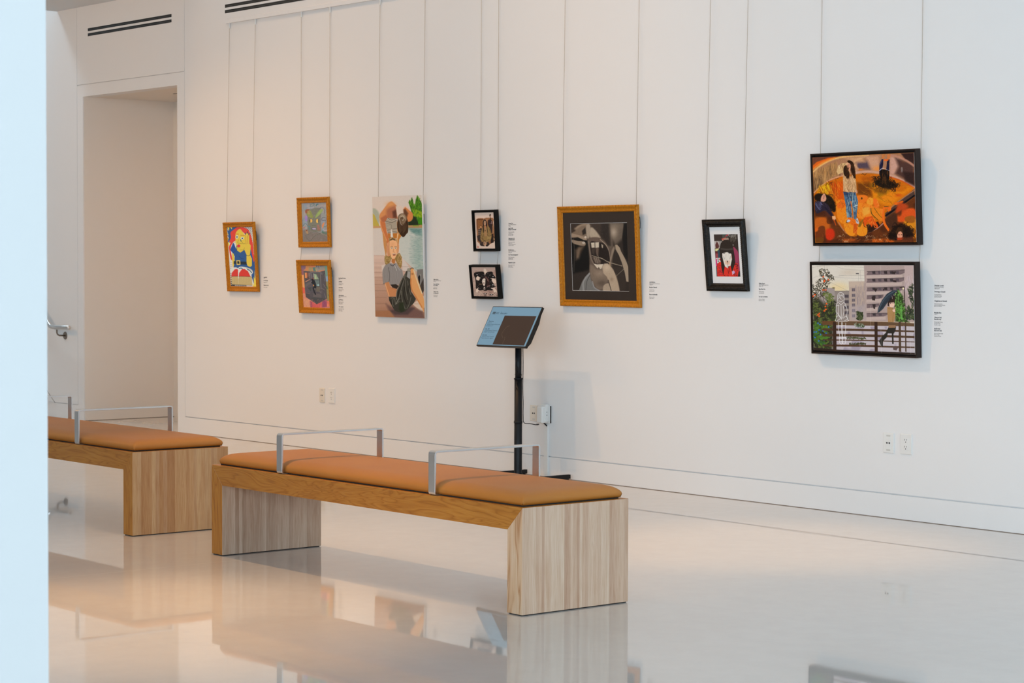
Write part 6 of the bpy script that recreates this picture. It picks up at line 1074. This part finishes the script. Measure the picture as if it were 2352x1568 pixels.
# ------------------------------------------------------------------ screen stand
SX, SY = -10.755, -.25
t = thing('screen_stand', (SX, SY, 0), 'black floor stand with two long feet carrying the tilted screen', 'screen stand')
for fx in (-.189, .251):
    f = obj('foot', B(fx - .011, fx + .011, -.24, .229, .010, .0375), M_BLACK, t, bevel=.001)
    obj('pad', B(fx - .009, fx + .009, -.23, -.19, 0, .010), M_PLASTIC, f); obj('pad', B(fx - .009, fx + .009, .175, .215, 0, .010), M_PLASTIC, f)
obj('crossbar', B(-.178, .240, -.018, .018, .012, .034), M_BLACK, t, bevel=.001)
bm = bmesh.new(); tube(bm, [(0, 0, .030), (0, 0, .045), (0, 0, .07), (0, 0, .66)], [.034, .026, .0265, .0255], 20); obj('lower_pole', bm, M_BLACK, t, smooth=True)
bm = bmesh.new(); tube(bm, [(0, 0, .64), (0, 0, .86)], .0215, 20); up = obj('upper_pole', bm, M_BLACK, t, smooth=True)
for z in (.60, .635, .668, .705, .735, .775): obj('lock_pin', tube(bmesh.new(), [(.012, -.024, z), (.012, -.028, z)], .004, 8), M_PLASTIC, up)
bm = bmesh.new(); tube(bm, [(0, 0, .368), (0, 0, .384)], .0285, 20); tube(bm, [(0, 0, .655), (0, 0, .664)], .029, 20); obj('collar', bm, M_BLACK, t, smooth=True)
bm = bmesh.new(); tube(bm, [(-.034, 0, .685), (.034, 0, .685)], .003, 8); obj('cross_pin', bm, M_PLASTIC, t)
obj('mount_arm', B(-.014, .014, -.055, .018, .872, .905), M_BLACK, t, bevel=.002)
# screen
A, RZ = .511, 0.0
s = thing('display_screen', (-10.757, -.40, .873), 'tilted flat screen with blue page and dark image on the black stand', 'screen', rot=(0, 0, 0))
s.rotation_euler = (Matrix.Rotation(-A, 3, 'X') @ Matrix.Rotation(-.008, 3, 'Y')).to_euler()
w2, SL = .2525, .295
# local frame: x right, z up the screen, -y out of the glass
obj('bezel', box(bmesh.new(), -w2, w2, .0, .018, 0, SL), M_PLASTIC, s, bevel=.002)
bm = bmesh.new(); prism(bm, [(.018, .006), (.018, SL - .006), (.034, SL - .05), (.046, SL - .10), (.046, .05), (.030, .012)], -w2 + .02, w2 - .02); obj('rear_housing', bm, M_PLASTIC, s, bevel=.003)
def em(name, c, st=1.0): return mat(name, (.006, .006, .006), .5, emit=s2l(c), emit_s=st, spec=.15)
obj('display_panel', B(-w2 + .006, w2 - .006, -.0006, .0002, .0075, SL - .006), em('display_blue', (112, 146, 166)), s)
k, kz = .505 / .428, .295 / .313
obj('displayed_image', B(-w2 + .139 * k, -w2 + .410 * k, -.0010, -.0005, .0135 * kz, .2408 * kz), em('display_dark_image', (58, 42, 34)), s)
bm = bmesh.new()
for strk in (((.2196, .1617), (.198, .1528), (.187, .130), (.181, .1073), (.185, .0896), (.203, .0668)), ((.219, .0745), (.224, .0518), (.222, .0213))):
    pts = [(-w2 + x * k, -.0012, z * kz) for x, z in Art.smooth(strk, False)]
    for p0, p1 in zip(pts, pts[1:]):
        d = (Vector(p1) - Vector(p0)).normalized(); n_ = Vector((-d.z, 0, d.x)) * .0016; a_ = Vector(p0); b_ = Vector(p1)
        bm.faces.new([bm.verts.new(q) for q in (a_ - n_, b_ - n_, b_ + n_, a_ + n_)])
obj('image_outline', bm, em('display_outline', (84, 68, 56)), s)
M_SCR = em('display_text', (44, 62, 76))
for (x0, z, x1, hgt, b, tx) in ((.052, .264, .079, .009, 1, 'United'), (.052, .2555, .079, .009, 1, 'Artists'), (.092, .267, .104, .009, 0, 'The'), (.092, .257, .154, .011, 1, 'GALLERY'), (.020, .194, .064, .011, 1, 'Tiana Jones'), (.019, .1815, .051, .010, 0, 'Grade 12'), (.0197, .170, .133, .010, 0, 'Savannah School of Arts & Letters'), (.018, .158, .0735, .010, 0, 'Lexington, KY'), (.0186, .1334, .0547, .011, 1, 'Halo, Still'), (.020, .122, .129, .010, 0, 'Charcoal drawing, Photograph'), (.0195, .110, .110, .010, 0, 'Digital reproduction'), (.018, .085, .058, .011, 1, 'Halo quieto'), (.0187, .074, .122, .010, 0, 'Dibujo en carbón, Fotografía'), (.020, .061, .119, .010, 0, 'Reproducción digital')):
    bm = bmesh.new(); lettering(bm, tx, -w2 + x0 * k, z * kz, (x1 - x0) * k, hgt, b, -.0012, 0); obj('screen_text_line', bm, M_SCR, s)
bm = bmesh.new()
for i_, (x0, z0, x1, z1) in enumerate(((.025, .261, .049, .2685), (.025, .2515, .049, .2565))): box(bm, -w2 + x0 * k, -w2 + x1 * k, -.0013, -.0011, z0 * kz, z1 * kz)
obj('screen_logo', bm, em('display_logo', (26, 24, 24)), s)
# cables
t = thing('power_cable', (SX, SY, 0), 'thin black cable hanging down the stand pole and looping to the white adapter', 'cable')
bm = bmesh.new(); tube(bm, Art.smooth([(.026, .016, .86), (.034, .012, .74), (.031, .012, .60), (.036, .012, .50), (.033, .014, .42), (.036, .02, .372), (.062, .05, .366), (.062, .10, .357), (.042, .14, .355), (.012, .165, .356), (-.012, .176, .352), (-.030, .184, .352)], False, 5), .0026, 8)
obj('cord', bm, M_BLACK, t, smooth=True)
